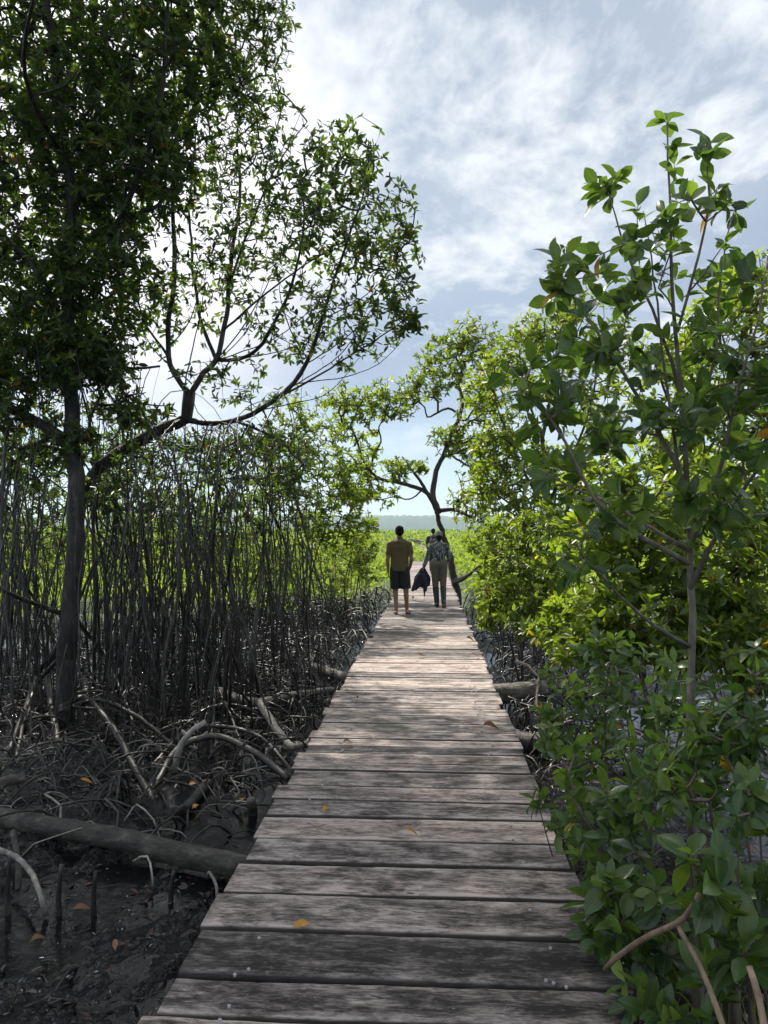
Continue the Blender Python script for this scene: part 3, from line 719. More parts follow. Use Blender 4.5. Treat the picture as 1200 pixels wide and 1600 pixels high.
shrub('shaded leafy shrub between the thick trunk and the picture edge', gb(40, 11), [(30, 700), (70, 760)], [blob(30, 690, 11, 70, 60, .7, 40), blob(70, 790, 11, 70, 60, .7, 40), blob(0, 800, 10.5, 50, 60, .6, 24)], 11, mat=M_LEAF, group=GS)
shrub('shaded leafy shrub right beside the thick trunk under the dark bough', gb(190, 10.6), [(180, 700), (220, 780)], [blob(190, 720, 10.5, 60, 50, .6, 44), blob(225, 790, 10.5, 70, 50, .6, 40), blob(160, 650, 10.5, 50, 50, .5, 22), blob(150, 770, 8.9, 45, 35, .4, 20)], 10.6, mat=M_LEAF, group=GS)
shrub('leafy shrub directly below the fork of the leaning bough', gb(330, 11.5), [(340, 720), (290, 700)], [blob(340, 720, 11.5, 80, 45, .7, 60), blob(300, 780, 11.5, 70, 50, .7, 36), blob(400, 740, 11.3, 60, 50, .7, 44), blob(370, 690, 10.8, 60, 30, .5, 30)], 11.5, mat=M_LEAF, group=GS)
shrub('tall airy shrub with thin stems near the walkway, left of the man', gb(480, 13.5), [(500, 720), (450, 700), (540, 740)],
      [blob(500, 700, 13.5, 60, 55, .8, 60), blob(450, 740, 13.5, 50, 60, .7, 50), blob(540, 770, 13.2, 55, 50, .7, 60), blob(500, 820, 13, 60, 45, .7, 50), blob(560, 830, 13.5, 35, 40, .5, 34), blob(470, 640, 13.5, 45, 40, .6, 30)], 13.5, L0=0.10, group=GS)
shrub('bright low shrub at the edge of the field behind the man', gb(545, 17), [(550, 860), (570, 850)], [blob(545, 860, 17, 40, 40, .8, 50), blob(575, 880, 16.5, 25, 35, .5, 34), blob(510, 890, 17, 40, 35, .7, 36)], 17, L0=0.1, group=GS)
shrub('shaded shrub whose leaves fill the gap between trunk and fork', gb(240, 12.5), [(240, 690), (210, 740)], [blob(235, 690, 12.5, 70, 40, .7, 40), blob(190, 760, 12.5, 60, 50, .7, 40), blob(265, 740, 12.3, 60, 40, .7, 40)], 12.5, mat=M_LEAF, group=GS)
shrub('shaded shrub under the drooping right limb of the forked bough', gb(430, 12), [(430, 700), (400, 780)], [blob(430, 690, 12, 60, 40, .7, 40), blob(400, 790, 12, 70, 50, .7, 50), blob(455, 770, 11.8, 50, 50, .7, 40)], 12, mat=M_LEAF, group=GS)
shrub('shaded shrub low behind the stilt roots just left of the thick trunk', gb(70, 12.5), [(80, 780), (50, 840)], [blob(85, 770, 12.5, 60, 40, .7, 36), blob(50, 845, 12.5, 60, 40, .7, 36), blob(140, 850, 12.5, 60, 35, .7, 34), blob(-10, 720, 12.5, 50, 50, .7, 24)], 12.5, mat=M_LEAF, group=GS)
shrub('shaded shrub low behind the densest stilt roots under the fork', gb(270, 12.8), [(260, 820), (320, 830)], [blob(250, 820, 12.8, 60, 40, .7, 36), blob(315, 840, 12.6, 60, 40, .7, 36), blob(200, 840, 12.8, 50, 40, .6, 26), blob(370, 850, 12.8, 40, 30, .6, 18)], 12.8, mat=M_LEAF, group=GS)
for i, (px, Y, lab, top) in enumerate([(20, 17, 'sunlit yellow green shrub seen between roots left of the thick trunk', 770), (170, 18, 'sunlit yellow green shrub seen between roots right of the thick trunk', 740), (290, 16.5, 'sunlit shrub behind the densest bundle of stilt roots', 750),
                                        (380, 19, 'sunlit shrub behind the gap between two bundles of stilt roots', 760), (450, 20, 'sunlit round shrub far behind the tall airy shrub', 790), (-90, 16, 'sunlit shrub furthest along the left edge of the mud', 740)]):
    shrub(lab, gb(px, Y), [(px, top + 40), (px + 25, top + 60)], [blob(px, top + 55, Y, 75, 55, 1.0, 70), blob(px + 40, top + 110, Y, 70, 45, 1.0, 60), blob(px - 45, top + 110, Y, 60, 45, .9, 50)], Y, L0=0.12, group=GS)

BK = 1.9; CL = .45
# ------------------------------------------------------------------ the gnarled tree by the walkway
YB = 20.0
plant('gnarled_tree', 'leaning gnarled mangrove arching over the walkway behind the people', 'tree', [
    ([gb(716, 23) - [0, 0, .1], *px_path([(711, 908, 22.8), (702, 870, 22.0), (691, 832, 21), (683, 802, 20), (672, 776, 19.8), (660, 756, 19.5), (646, 738, 19.2), (636, 726, 19)])], 0.125, 0.032),
    (px_path([(684, 803, 20), (677, 768, 20), (682, 735, 20), (692, 712, 19.8), (705, 680, 19.5), (717, 652, 19.2), (724, 622, 19), (716, 598, 18.8), (722, 575, 18.6), (712, 560, 18.5), (720, 535, 18.3)]), 0.085, 0.02),
    (px_path([(670, 773, 19.8), (648, 760, 19.5), (620, 755, 19), (600, 750, 18.6), (580, 738, 18.2), (566, 716, 18), (558, 690, 17.8), (548, 664, 17.6), (560, 640, 17.4)]), 0.06, 0.018),
    (px_path([(580, 738, 18.2), (584, 712, 18), (596, 690, 18), (592, 668, 17.8), (604, 645, 17.6)]), 0.03, 0.012),
    (px_path([(664, 762, 19.7), (640, 780, 19.2), (616, 776, 18.8), (590, 782, 18.4)]), 0.025, 0.01),
    (px_path([(686, 798, 20), (712, 797, 19.8), (735, 808, 19.5), (762, 820, 19.2)]), 0.06, 0.025),
    (px_path([(710, 908, 22.7), (724, 904, 21.4), (742, 890, 20), (760, 880, 19.6)]), 0.085, 0.03),
    (px_path([(718, 648, 19.2), (700, 638, 19), (684, 644, 18.8), (667, 651, 18.6), (663, 636, 18.5), (652, 628, 18.4), (642, 620, 18.3)]), 0.035, 0.012),
], [
    blob(712, 560, 18.4, 55, 45, 1.0, 90), blob(672, 590, 18.4, 40, 40, .8, 60), blob(745, 525, 18.2, 50, 30, .9, 60), blob(610, 625, 17.6, 50, 35, .8, 70), blob(640, 610, 18.2, 30, 30, .6, 30),
    blob(560, 650, 17.6, 50, 45, .8, 60), blob(530, 620, 17.4, 40, 25, .6, 34), blob(712, 690, 19.6, 45, 25, .8, 80), blob(745, 720, 19.5, 35, 40, .8, 60), blob(620, 735, 19, 28, 22, .6, 44), blob(655, 728, 19.2, 18, 14, .4, 20),
    blob(560, 720, 18.2, 45, 35, .8, 60), blob(590, 770, 18.6, 40, 26, .6, 36), blob(740, 790, 19.5, 40, 30, .8, 44), blob(755, 640, 19, 50, 50, 1.0, 70), blob(540, 770, 18.2, 40, 30, .7, 40), blob(770, 835, 19.3, 40, 30, .7, 44),
], L0=0.125, ratio=0.45, nl=(5, 8), leafmat=M_LEAFL, twigmat=M_BARKD, rtip=0.0045, rmax=0.03, sides=10)

# ------------------------------------------------------------------ right: shrubs and trees along the walkway
GR = 'mangroves crowding the right side of the walkway'
shrub('bright green shrub spreading low over dark stilt roots beside the walkway', gb(815, 10.4), [(790, 860), (840, 850), (770, 920)],
      [blob(775, 850, 10.5, 60, 50, .8, 80), blob(840, 840, 10.2, 60, 60, .8, 70), blob(800, 915, 10.2, 60, 40, .8, 80), blob(765, 950, 10, 32, 26, .4, 44), blob(855, 910, 9.8, 60, 50, .7, 70), blob(830, 965, 9.6, 60, 30, .6, 60)], 10.2, L0=0.095, group=GR, nl=(6, 9))
plant('mangrove_tree', 'airy yellow green mangrove behind the broad leaved sapling', 'tree', [
    ([gb(870, 12) - [0, 0, .1], *px_path([(865, 900), (855, 780), (850, 680), (865, 580), (880, 500)], 12)], .07, .015),
    (px_path([(857, 800), (810, 720), (780, 640), (765, 590)], 12), .03, .01), (px_path([(850, 690), (820, 610), (810, 540)], 12), .025, .008),
    (px_path([(856, 790), (900, 700), (930, 600), (925, 520)], 12), .03, .01), (px_path([(860, 850), (800, 790), (750, 760)], 12), .03, .01)],
    [blob(800, 560, 12, 55, 45, 1.0, 70), blob(855, 520, 12, 60, 36, 1.0, 70), blob(765, 610, 12, 45, 45, .9, 60), blob(875, 600, 12, 60, 55, 1.0, 60), blob(790, 690, 12, 60, 50, 1.0, 100), blob(845, 740, 12, 70, 55, 1.0, 110),
     blob(765, 760, 12, 50, 40, .9, 80), blob(905, 480, 12, 45, 26, .8, 40), blob(930, 640, 12, 60, 70, 1.0, 80), blob(960, 540, 12, 50, 50, .9, 50), blob(910, 800, 12, 70, 60, 1.0, 90), blob(820, 800, 11.5, 50, 30, .8, 50)],
    L0=0.105, ratio=0.45, nl=(5, 8), leafmat=M_LEAFL, group=GR)
plant('mangrove_tree', 'sunlit mangrove rising behind the sapling at the right edge', 'tree', [
    ([gb(1150, 8.6) - [0, 0, .1], *px_path([(1150, 900), (1160, 750), (1150, 600), (1170, 480), (1180, 420)], 8.6)], .06, .015),
    (px_path([(1152, 880), (1090, 740), (1050, 640), (1020, 560)], 8.6), .03, .01), (px_path([(1156, 720), (1210, 600), (1240, 500)], 8.6), .03, .01), (px_path([(1152, 820), (1100, 700), (1110, 560)], 8.6), .025, .008)],
    [blob(1170, 440, 8.6, 50, 45, .8, 60), blob(1125, 490, 8.6, 50, 50, .8, 60), blob(1195, 560, 8.4, 50, 80, .9, 90), blob(1100, 580, 8.6, 60, 60, .8, 70), blob(1020, 590, 8.6, 50, 60, .7, 36), blob(1150, 680, 8.6, 80, 70, .9, 100), blob(1050, 700, 8.6, 70, 60, .8, 80), blob(1270, 600, 8.4, 60, 150, 1.0, 90), blob(1200, 800, 8.4, 60, 80, .9, 80), blob(1100, 800, 8.6, 70, 60, .8, 70)],
    L0=0.105, ratio=0.47, nl=(5, 8), leafmat=M_LEAFL, group=GR)
shrub('wide dense shrub filling the ground behind the sapling stem', gb(1030, 6.9), [(1000, 800), (1100, 850), (930, 880), (1150, 900)],
      [blob(930, 740, 7.2, 60, 60, .7, 56), blob(1000, 790, 7, 80, 60, .8, 80), blob(1120, 760, 7, 80, 60, .8, 70), blob(1185, 850, 6.8, 50, 80, .7, 70), blob(1050, 870, 6.8, 80, 60, .8, 90), blob(930, 860, 7, 60, 60, .7, 70),
       blob(1000, 940, 6.6, 80, 50, .7, 90), blob(1150, 950, 6.5, 70, 60, .7, 80), blob(915, 950, 6.8, 50, 40, .6, 60), blob(1080, 1010, 6.2, 80, 50, .6, 80), blob(930, 1010, 6.6, 70, 35, .5, 44), blob(870, 985, 7.2, 50, 30, .4, 34), blob(1190, 1030, 6.2, 50, 60, .6, 50)], 6.9, L0=0.105, ratio=.47, group=GR, r=.03)

BK = 1.3
YS = 3.4
plant('broad_leaved_sapling', 'tall slender sapling with big dark leaves standing out against the sky', 'sapling', [
    ([gb(1086, YS) - [0, 0, .1], *px_path([(1082, 1350), (1076, 1130), (1078, 960), (1076, 850), (1070, 740), (1063, 600), (1055, 480), (1050, 380), (1046, 290), (1043, 196)], YS)], .026, .004),
    (px_path([(1077, 880, YS), (1000, 838, 3.3), (930, 780, 3.2), (880, 690, 3.15), (838, 620, 3.1), (795, 570, 3.05)]), .012, .003),
    (px_path([(1072, 760, YS), (1010, 640, 3.45), (940, 530, 3.5), (890, 450, 3.5), (862, 400, 3.5)]), .012, .003),
    (px_path([(1064, 620, YS), (1020, 480, 3.5), (975, 380, 3.55), (950, 300, 3.6)]), .010, .003),
    (px_path([(1058, 520, YS), (1090, 400, 3.3), (1105, 310, 3.25), (1100, 230, 3.2)]), .008, .003),
    (px_path([(1068, 700, YS), (1115, 560, 3.35), (1130, 420, 3.3), (1150, 320, 3.3)]), .009, .003),
    (px_path([(1076, 860, YS), (1130, 720, 3.2), (1150, 600, 3.1), (1180, 500, 3.0), (1200, 400, 3.0)]), .012, .003),
    (px_path([(1078, 920, YS), (1140, 810, 3.3), (1200, 720, 3.2), (1260, 640, 3.1)]), .012, .004),
    (px_path([(1077, 860, YS), (980, 800, 3.5), (900, 760, 3.6), (840, 730, 3.7)]), .010, .003),
    (px_path([(1074, 830, YS), (1035, 560, 3.5), (1020, 400, 3.55), (1005, 330, 3.6)]), .010, .003),
    (px_path([(1078, 1010, YS), (1000, 960, 3.2), (940, 900, 3.1), (900, 850, 3.0)]), .010, .003),
], [
    blob(1043, 192, YS, 8, 8, .03, 2), blob(1052, 250, YS, 12, 40, .05, 3), blob(948, 292, 3.6, 22, 28, .15, 4), blob(1102, 240, 3.2, 22, 30, .12, 3), blob(1128, 320, 3.3, 30, 30, .2, 6), blob(1040, 350, YS, 60, 30, .3, 7),
    blob(965, 370, 3.5, 50, 40, .3, 7), blob(866, 400, 3.5, 18, 18, .12, 3), blob(880, 450, 3.5, 40, 35, .25, 7), blob(1000, 440, 3.5, 80, 45, .4, 13), blob(1130, 430, 3.3, 50, 50, .35, 8), blob(940, 530, 3.5, 80, 50, .4, 15),
    blob(845, 580, 3.2, 60, 50, .3, 8), blob(1040, 540, 3.5, 80, 50, .4, 10), blob(1165, 560, 3.1, 50, 70, .35, 12), blob(900, 650, 3.2, 80, 50, .4, 14), blob(1000, 660, 3.4, 90, 60, .4, 17), blob(1120, 670, 3.3, 80, 60, .4, 15),
    blob(820, 640, 3.15, 40, 40, .25, 5), blob(880, 750, 3.5, 70, 40, .4, 9), blob(1010, 790, 3.4, 90, 50, .4, 14), blob(1150, 790, 3.2, 70, 60, .4, 13), blob(920, 860, 3.1, 60, 50, .35, 7), blob(1200, 680, 3.1, 50, 60, .35, 9), blob(1250, 560, 3.0, 60, 120, .4, 14)],
    L0=0.104, ratio=0.52, nl=(3, 6), leafmat=M_LEAFN, barkmat=M_SAP, twigmat=M_SAP, hi=True, rtip=.0019, rmax=.0055, seg=.1, up=.5, group=GR, part0='stem', spread=(25, 75))

# seedlings and low bushes near the camera, right of the walkway
GB_ = 'low broad leaved bushes beside the walkway'
BK = 1.55; XMIN = .78
def bush(label, px, Y, tops, blobs, L0=.092, r=.011, **k):
    return shrub(label, gb(px, Y), tops, blobs, Y, L0=L0, ratio=.46, mat=M_LEAFN, r=r, hi=True, group=GB_, nl=(3, 7), spread=(30, 85), twig=M_TWIG, **k)
bush('bush hiding the cut log end beside the walkway', 905, 5.0, [(890, 1100), (930, 1090)], [blob(905, 1095, 5, 60, 40, .4, 20), blob(870, 1150, 4.8, 40, 34, .3, 11), blob(950, 1150, 4.8, 50, 40, .4, 16), blob(860, 1045, 5.1, 25, 18, .2, 4)])
bush('bush in front of the lower sapling stem with arching tan twigs', 1010, 4.4, [(1000, 1040), (950, 1050), (1060, 1060)], [blob(1000, 1040, 4.4, 80, 45, .4, 24), blob(935, 1060, 4.4, 50, 35, .35, 14), blob(1060, 1090, 4.2, 50, 45, .35, 16), blob(990, 1110, 4.2, 50, 35, .3, 12)])
bush('fresh light green bush at the right edge just above the yellow leaf', 1150, 3.0, [(1130, 1080), (1185, 1130)], [blob(1135, 1085, 3, 50, 40, .25, 11), blob(1185, 1140, 2.9, 40, 50, .25, 10), blob(1100, 1150, 3, 40, 30, .2, 7), blob(1190, 1040, 3.1, 30, 30, .2, 5)])
bush('dark bush crowding the plank edge half way up the near deck', 930, 3.45, [(925, 1240), (985, 1210)], [blob(930, 1235, 3.5, 55, 45, .3, 13), blob(1000, 1200, 3.5, 55, 45, .3, 13), blob(975, 1290, 3.3, 45, 40, .25, 9), blob(905, 1310, 3.3, 28, 30, .2, 5), blob(890, 1190, 3.7, 35, 30, .25, 7)])
XMIN = .5
bush('sprig leaning out over the edge planks', 895, 3.7, [(842, 1258)], [blob(838, 1252, 3.72, 12, 10, .06, 2), blob(872, 1285, 3.65, 14, 12, .06, 2)], r=.007)
XMIN = .73
bush('bush with a large yellow leaf under the light green one', 1130, 2.75, [(1110, 1250), (1160, 1220)], [blob(1110, 1250, 2.75, 55, 35, .25, 8), blob(1160, 1215, 2.75, 40, 35, .2, 6), blob(1055, 1235, 2.9, 35, 35, .2, 5), blob(1195, 1290, 2.7, 30, 30, .2, 4)])
bush('seedling with a bright upright tip above the forked bare root', 1120, 2.45, [(1078, 1345)], [blob(1078, 1338, 2.45, 6, 6, .03, 2), blob(1110, 1375, 2.4, 16, 14, .08, 2)], L0=.14, r=.01)
bush('seedling close to the deck edge beside the forked bare root', 985, 2.8, [(962, 1385)], [blob(955, 1385, 2.8, 16, 18, .1, 3), blob(975, 1440, 2.75, 22, 18, .1, 3), blob(935, 1420, 2.85, 12, 12, .08, 2)], L0=.125, r=.009)
bush('loose bush filling the hollow behind the yellow leaf', 1090, 3.3, [(1060, 1190), (1100, 1230)], [blob(1060, 1180, 3.3, 60, 40, .3, 12), blob(1120, 1200, 3.2, 50, 40, .25, 8), blob(1040, 1270, 3.1, 50, 35, .25, 7)])
bush('dark loose bush behind the dry grass tuft', 1150, 3.0, [(1140, 1380), (1180, 1360)], [blob(1140, 1370, 3.0, 50, 45, .25, 9), blob(1190, 1400, 2.9, 40, 50, .2, 7), blob(1090, 1440, 2.9, 40, 30, .2, 5)])
bush('straggly bush leaning from the mud towards the planks, nearest the deck edge', 960, 3.0, [(915, 1420), (950, 1350)], [blob(925, 1330, 3.15, 30, 30, .2, 5), blob(985, 1340, 3.0, 40, 40, .25, 7), blob(1010, 1440, 2.8, 40, 40, .2, 6), blob(940, 1450, 2.85, 25, 25, .15, 4), blob(1010, 1530, 2.7, 40, 40, .15, 5), blob(1080, 1500, 2.7, 40, 40, .15, 5)])
bush('lowest seedling in the bottom corner by the dry grass', 1180, 2.35, [(1165, 1490)], [blob(1165, 1485, 2.35, 16, 12, .08, 3), blob(1110, 1530, 2.4, 22, 16, .1, 3), blob(1130, 1440, 2.45, 16, 14, .08, 2)], L0=.135, r=.009)
bush('small dark seedling low under the deck edge at the bottom', 1010, 2.5, [(1000, 1560)], [blob(1000, 1560, 2.5, 30, 20, .1, 4), blob(1060, 1590, 2.4, 30, 20, .1, 4)], L0=.105, r=.008)

# ------------------------------------------------------------------ right: bare roots, dry grass
def stick(name, label, cat, paths, mat, group=None, part=None, sides=7, bump=.12):
    loc = np.array(paths[0][0][-1] if part is None else paths[0][0][0], float)
    mb = MB()
    for pts, r0, r1 in paths:
        p_ = smooth_path(pts, .05, .003); mb.tube(p_, np.linspace(r0, r1, len(p_)), sides, True, bump)
    return tag(mb.build(name, mat), label, cat, group)
Yf = 2.35
stick('forked_root', 'tan bare forked root reaching out from beside the lowest planks', 'root', [
    ([P(945, 1515, 2.55), P(1000, 1468, 2.45), P(1058, 1445, Yf), P(1072, 1428, Yf), P(1092, 1398, 2.3)], .009, .009),
    ([P(1060, 1446, Yf), P(1085, 1490, 2.3), P(1110, 1545, 2.25), P(1128, 1600, 2.2), P(1140, 1660, 2.2)], .008, .009)], M_TAN)
stick('bare_root', 'long thin grey bare root slanting down through the bushes', 'root', [([P(1080, 1235, 2.9), P(1110, 1330, 2.8), P(1130, 1430, 2.7), P(1150, 1520, 2.65), P(1150, 1700, 2.6)], .012, .014)], M_TWIG)
stick('bare_root', 'curved tan bare root in the bottom corner', 'root', [([P(1170, 1510, 2.2), P(1185, 1560, 2.15), P(1200, 1640, 2.1)], .009, .01)], M_TAN)
stick('bare_twig', 'arching pale twig above the cut log', 'twig', [([P(805, 1034, 5.6), P(825, 1040, 5.5), P(842, 1058, 5.4), P(870, 1062, 5.3), P(905, 1048, 5.2)], .010, .007), ([P(842, 1058, 5.4), P(838, 1100, 5.2), P(850, 1125, 5.1), P(852, 1150, 5.0)], .008, .008)], M_TAN)
M_GRASS = leaf_material('dry_grass_blade', [(0, (0.10, 0.10, 0.03)), (.6, (0.16, 0.15, 0.05)), (1, (0.10, 0.17, 0.03))], (0.25, 0.25, 0.08), .35, .6)
def tuft(label, c, n, h, spread, mat=M_GRASS, name='grass_tuft', kind=None):
    th = None; V = []; F = []; T = []; k = 0
    for i in range(n):
        a = random.uniform(0, 6.28); b = np.array([c[0] + random.gauss(0, spread * .35), c[1] + random.gauss(0, spread * .35), c[2] - .03])
        hh = h * random.uniform(.5, 1.1); ln = random.uniform(.05, .45) * hh; w_ = random.uniform(.002, .0045)
        dx, dy = math.cos(a), math.sin(a); t = random.random()
        for s in range(5):
            u = s / 4; q = b + np.array([dx * ln * u * u, dy * ln * u * u, hh * (u - .15 * u * u)]); ww = w_ * (1 - u * .9)
            V += [q + np.array([-dy, dx, 0]) * ww, q - np.array([-dy, dx, 0]) * ww]; T += [t, t]
        for s in range(4): F.append((k + 2 * s, k + 2 * s + 1, k + 2 * s + 3, k + 2 * s + 2))
        k += 10
    o = link_mesh(name, np_mesh(name, np.array(V), [np.array(F)], True, {'tint': T}), mat)
    return tag(o, label, 'grass', None, kind)
c = gb(1180, 2.6); tuft('thick tuft of dry brown grass at the right edge', c, 170, .8, .22)
c = G(455, 1440); tuft('thin green and tan grass tuft by the big fallen log', c + [0, 0, .02], 16, .55, .08)
c = gb(1075, 2.25); tuft('few bright green grass blades at the bottom beside the tan root', c, 8, .45, .12)

# ------------------------------------------------------------------ logs, dead wood
def log(name, label, pts, r0, r1, mat, cut=True, cat='log', sides=16, extra=()):
    p_ = smooth_path(pts, .08, .004)
    th = thing(name, label, cat, p_[-1])
    mb = MB(); mb.tube(p_, np.linspace(r0, r1, len(p_)), sides, True, .10); mb.build('bole', mat, th)
    for e in extra:
        q = smooth_path(e[0], .06, .003); mb = MB(); mb.tube(q, np.linspace(e[1], e[2], len(q)), 7, True, .1); mb.build('branch_stub', mat, th)
    return th
gl0, gl1 = G(-60, 1266, -.40), G(405, 1362, -.43)
log('fallen_log', 'big smooth grey log lying across the mud into the walkway', [gl0, G(85, 1292, -.40), G(220, 1320, -.41), gl1, gl1 + (gl1 - G(220, 1320, -.41)) * .5], .067, .072, M_LOG,
    extra=[([G(20, 1300, -.35), G(30, 1360, -.45), G(22, 1420, -.6)], .02, .018)])
log('fallen_log', 'short dark log end poking in above the big smooth log', [G(-60, 1240, -.4), G(38, 1215, -.38)], .05, .04, M_LOG)
log('sawn_log', 'thick sawn log with pale cut end beside the walkway', [G(740, 1088, -.32), G(850, 1078, -.28)], .12, .115, M_LOG)
log('sawn_log', 'dark wet log just below the sawn one, half under the planks', [G(760, 1150, -.4), G(880, 1168, -.42)], .10, .085, M_BARKD)
log('sawn_log', 'pale flaking log end lying by the left plank edge', [G(490, 1042, -.4), G(545, 1060, -.4)], .06, .065, M_PALE)
log('bleached_branch', 'pale bleached branch lying across the roots towards the walkway', [G(345, 1080, -.3), G(395, 1098, -.28), G(450, 1088, -.32), G(520, 1078, -.4)], .05, .04, M_PALE, cat='branch', sides=9,
    extra=[([G(405, 1098, -.28), G(440, 1150, -.4), G(462, 1168, -.42), G(492, 1152, -.4)], .045, .03)])
log('broken_stump', 'upright broken dead stem with a pale torn top', [G(272, 1212, -.55), P(280, 1170, 6.35), P(292, 1150, 6.3), P(320, 1128, 6.25)], .03, .022, M_PALE, cat='stump', sides=9,
    extra=[([P(292, 1150, 6.3), P(284, 1142, 6.3)], .018, .012)])
log('half_buried_root', 'thick root knee half buried in the mud near the deck', [G(325, 1225, -.5), G(290, 1262, -.46), G(275, 1275, -.56)], .045, .03, M_BARKD, cat='root', sides=9)
log('half_buried_root', 'short grey stub standing by the plank edge beyond the big log', [G(392, 1250, -.38), G(398, 1285, -.6)], .035, .035, M_LOG, cat='root', sides=9)
for (pts, r0, lab) in [([G(-10, 1322, -.4), P(38, 1350, 4.3), P(62, 1395, 4.0), G(72, 1430)], .018, 'pale curved root arching in front of the big log at the edge'),
                       ([G(325, 1372), P(328, 1365, 4.2), P(338, 1385, 4.1), G(338, 1420)], .01, 'small pale hooked root under the end of the big log'),
                       ([G(208, 1345), P(228, 1338, 4.4), P(236, 1365, 4.3), G(238, 1390)], .007, 'thin hooked rootlet in front of the middle of the log')]:
    stick('hooked_root', lab, 'root', [(pts, r0, r0 * .8)], M_PALE)
for (px, py, h, lab) in [(92, 1425, .26, 'stout black root peg, left one of the pair before the log'), (146, 1425, .22, 'stout black root peg, right one of the pair before the log'), (12, 1425, .3, 'slim black root peg at the very edge before the log'),
                         (268, 1405, .16, 'short black root peg near the hooked rootlet')]:
    q = G(px, py); stick('root_peg', lab, 'root', [([q + [.01, 0, h], q + [0, 0, h * .5], q - [0, 0, .1]], .010, .018)], M_BARKD)

# ------------------------------------------------------------------ root tangle, litter (uncountable)
def tangle(name, n, region, rr, hh, ll, mat, seed):
    r_ = random.Random(seed); mb = MB()
    for i in range(n):
        x, y = region(r_); a = r_.uniform(0, 6.28); l = r_.uniform(*ll); h = r_.uniform(*hh)
        x1, y1 = x + l * math.cos(a), y + l * math.sin(a)
        if -1.05 < x1 < 0.75 or -1.05 < x < .75: continue
        p0 = np.array([x, y, gz(x, y) - .05]); p1 = np.array([x1, y1, gz(x1, y1) - .05])
        m_ = (p0 + p1) / 2 + np.array([r_.gauss(0, .12) * l, r_.gauss(0, .12) * l, h])
        m0 = p0 * .75 + p1 * .25 + np.array([0, 0, h * .8]); m1 = p0 * .25 + p1 * .75 + np.array([r_.gauss(0, .05), 0, h * .75])
        p_ = smooth_path([p0, m0, m_, m1, p1], .12, .004); r0 = r_.uniform(*rr)
        mb.tube(p_, np.linspace(r0, r0 * .75, len(p_)), 5, False, .1)
        if r_.random() < .4:
            k = len(p_) // 2; aa = r_.uniform(0, 6.28); e = p_[k] + np.array([.35 * math.cos(aa), .35 * math.sin(aa), 0]); e[2] = gz(e[0], e[1]) - .05
            q = smooth_path([p_[k], (p_[k] + e) / 2 + [0, 0, .08], e], .1); mb.tube(q, r0 * .7, 5, False)
    return tag(mb.build(name, mat), kind='stuff')
tangle('root_tangle', 520, lambda r: (-1.15 - abs(r.gauss(0, 3.4)), 7.6 + abs(r.gauss(0, 5.5))), (.006, .018), (.02, .38), (.3, 1.3), M_ROOT, 5)
tangle('root_tangle', 900, lambda r: (-1.15 - abs(r.gauss(0, 3.6)), 7.0 + abs(r.gauss(0, 6.5))), (.003, .010), (.0, .25), (.2, 1.2), M_ROOT, 15)
tangle('root_tangle', 260, lambda r: (-1.15 - abs(r.gauss(0, 2.4)), 15 + abs(r.gauss(0, 5.5))), (.008, .02), (.1, .7), (.3, 1.2), M_ROOT, 16)
tangle('root_tangle', 260, lambda r: (.85 + abs(r.gauss(0, 1.1)), 6.5 + abs(r.gauss(0, 3.5))), (.004, .013), (.04, .4), (.25, .9), M_ROOT, 6)
tangle('root_tangle', 200, lambda r: (.85 + abs(r.gauss(0, 1.6)), 11 + abs(r.gauss(0, 6))), (.008, .018), (.1, .6), (.25, 1.0), M_ROOT, 26)
tangle('fine_arching_roots', 190, lambda r: (-1.2 - abs(r.gauss(0, 1.9)), 5.2 + abs(r.gauss(0, 1.6))), (.004, .013), (.06, .36), (.3, 1.1), M_ROOT, 35)
tangle('fine_arching_roots', 60, lambda r: (-1.2 - abs(r.gauss(0, 1.9)), 4.6 + abs(r.gauss(0, 2.0))), (.003, .009), (.04, .25), (.2, .9), M_PALE, 36)
tangle('dead_twigs', 900, lambda r: (-1.15 - abs(r.gauss(0, 2.2)), 2.6 + abs(r.gauss(0, 4.5))), (.002, .008), (-.03, .04), (.08, .6), M_BARKD, 7)
tangle('pale_dead_twigs', 190, lambda r: (-1.2 - abs(r.gauss(0, 2.6)), 5.5 + abs(r.gauss(0, 4.5))), (.004, .014), (.0, .10), (.15, .9), M_PALE, 8)
tangle('dead_twigs', 200, lambda r: (.8 + abs(r.gauss(0, .9)), 2.0 + abs(r.gauss(0, 3))), (.002, .006), (.0, .35), (.15, .7), M_BARKD, 9)
def upright(name, n, region, hr, rr, mat, seed):
    r_ = random.Random(seed); mb = MB()
    for i in range(n):
        x, y = region(r_)
        if -1.05 < x < 0.78: continue
        h = r_.uniform(*hr); b = np.array([x, y, gz(x, y) - .05]); t = b + np.array([r_.gauss(0, .18) * h, r_.gauss(0, .18) * h, h])
        p_ = smooth_path([b, (b + t) / 2 + [r_.gauss(0, .04), 0, 0], t], .25); r0 = r_.uniform(*rr); mb.tube(p_, np.linspace(r0, r0 * .6, len(p_)), 5, False)
    return tag(mb.build(name, mat), kind='stuff')
upright('thin_stems', 260, lambda r: (r.uniform(-9, -1.3), r.uniform(9, 17)), (.6, 3.0), (.005, .014), M_ROOT, 11)
upright('thin_stems', 70, lambda r: (r.uniform(.9, 5.5), r.uniform(5, 12)), (.5, 2.2), (.004, .010), M_BARKD, 12)

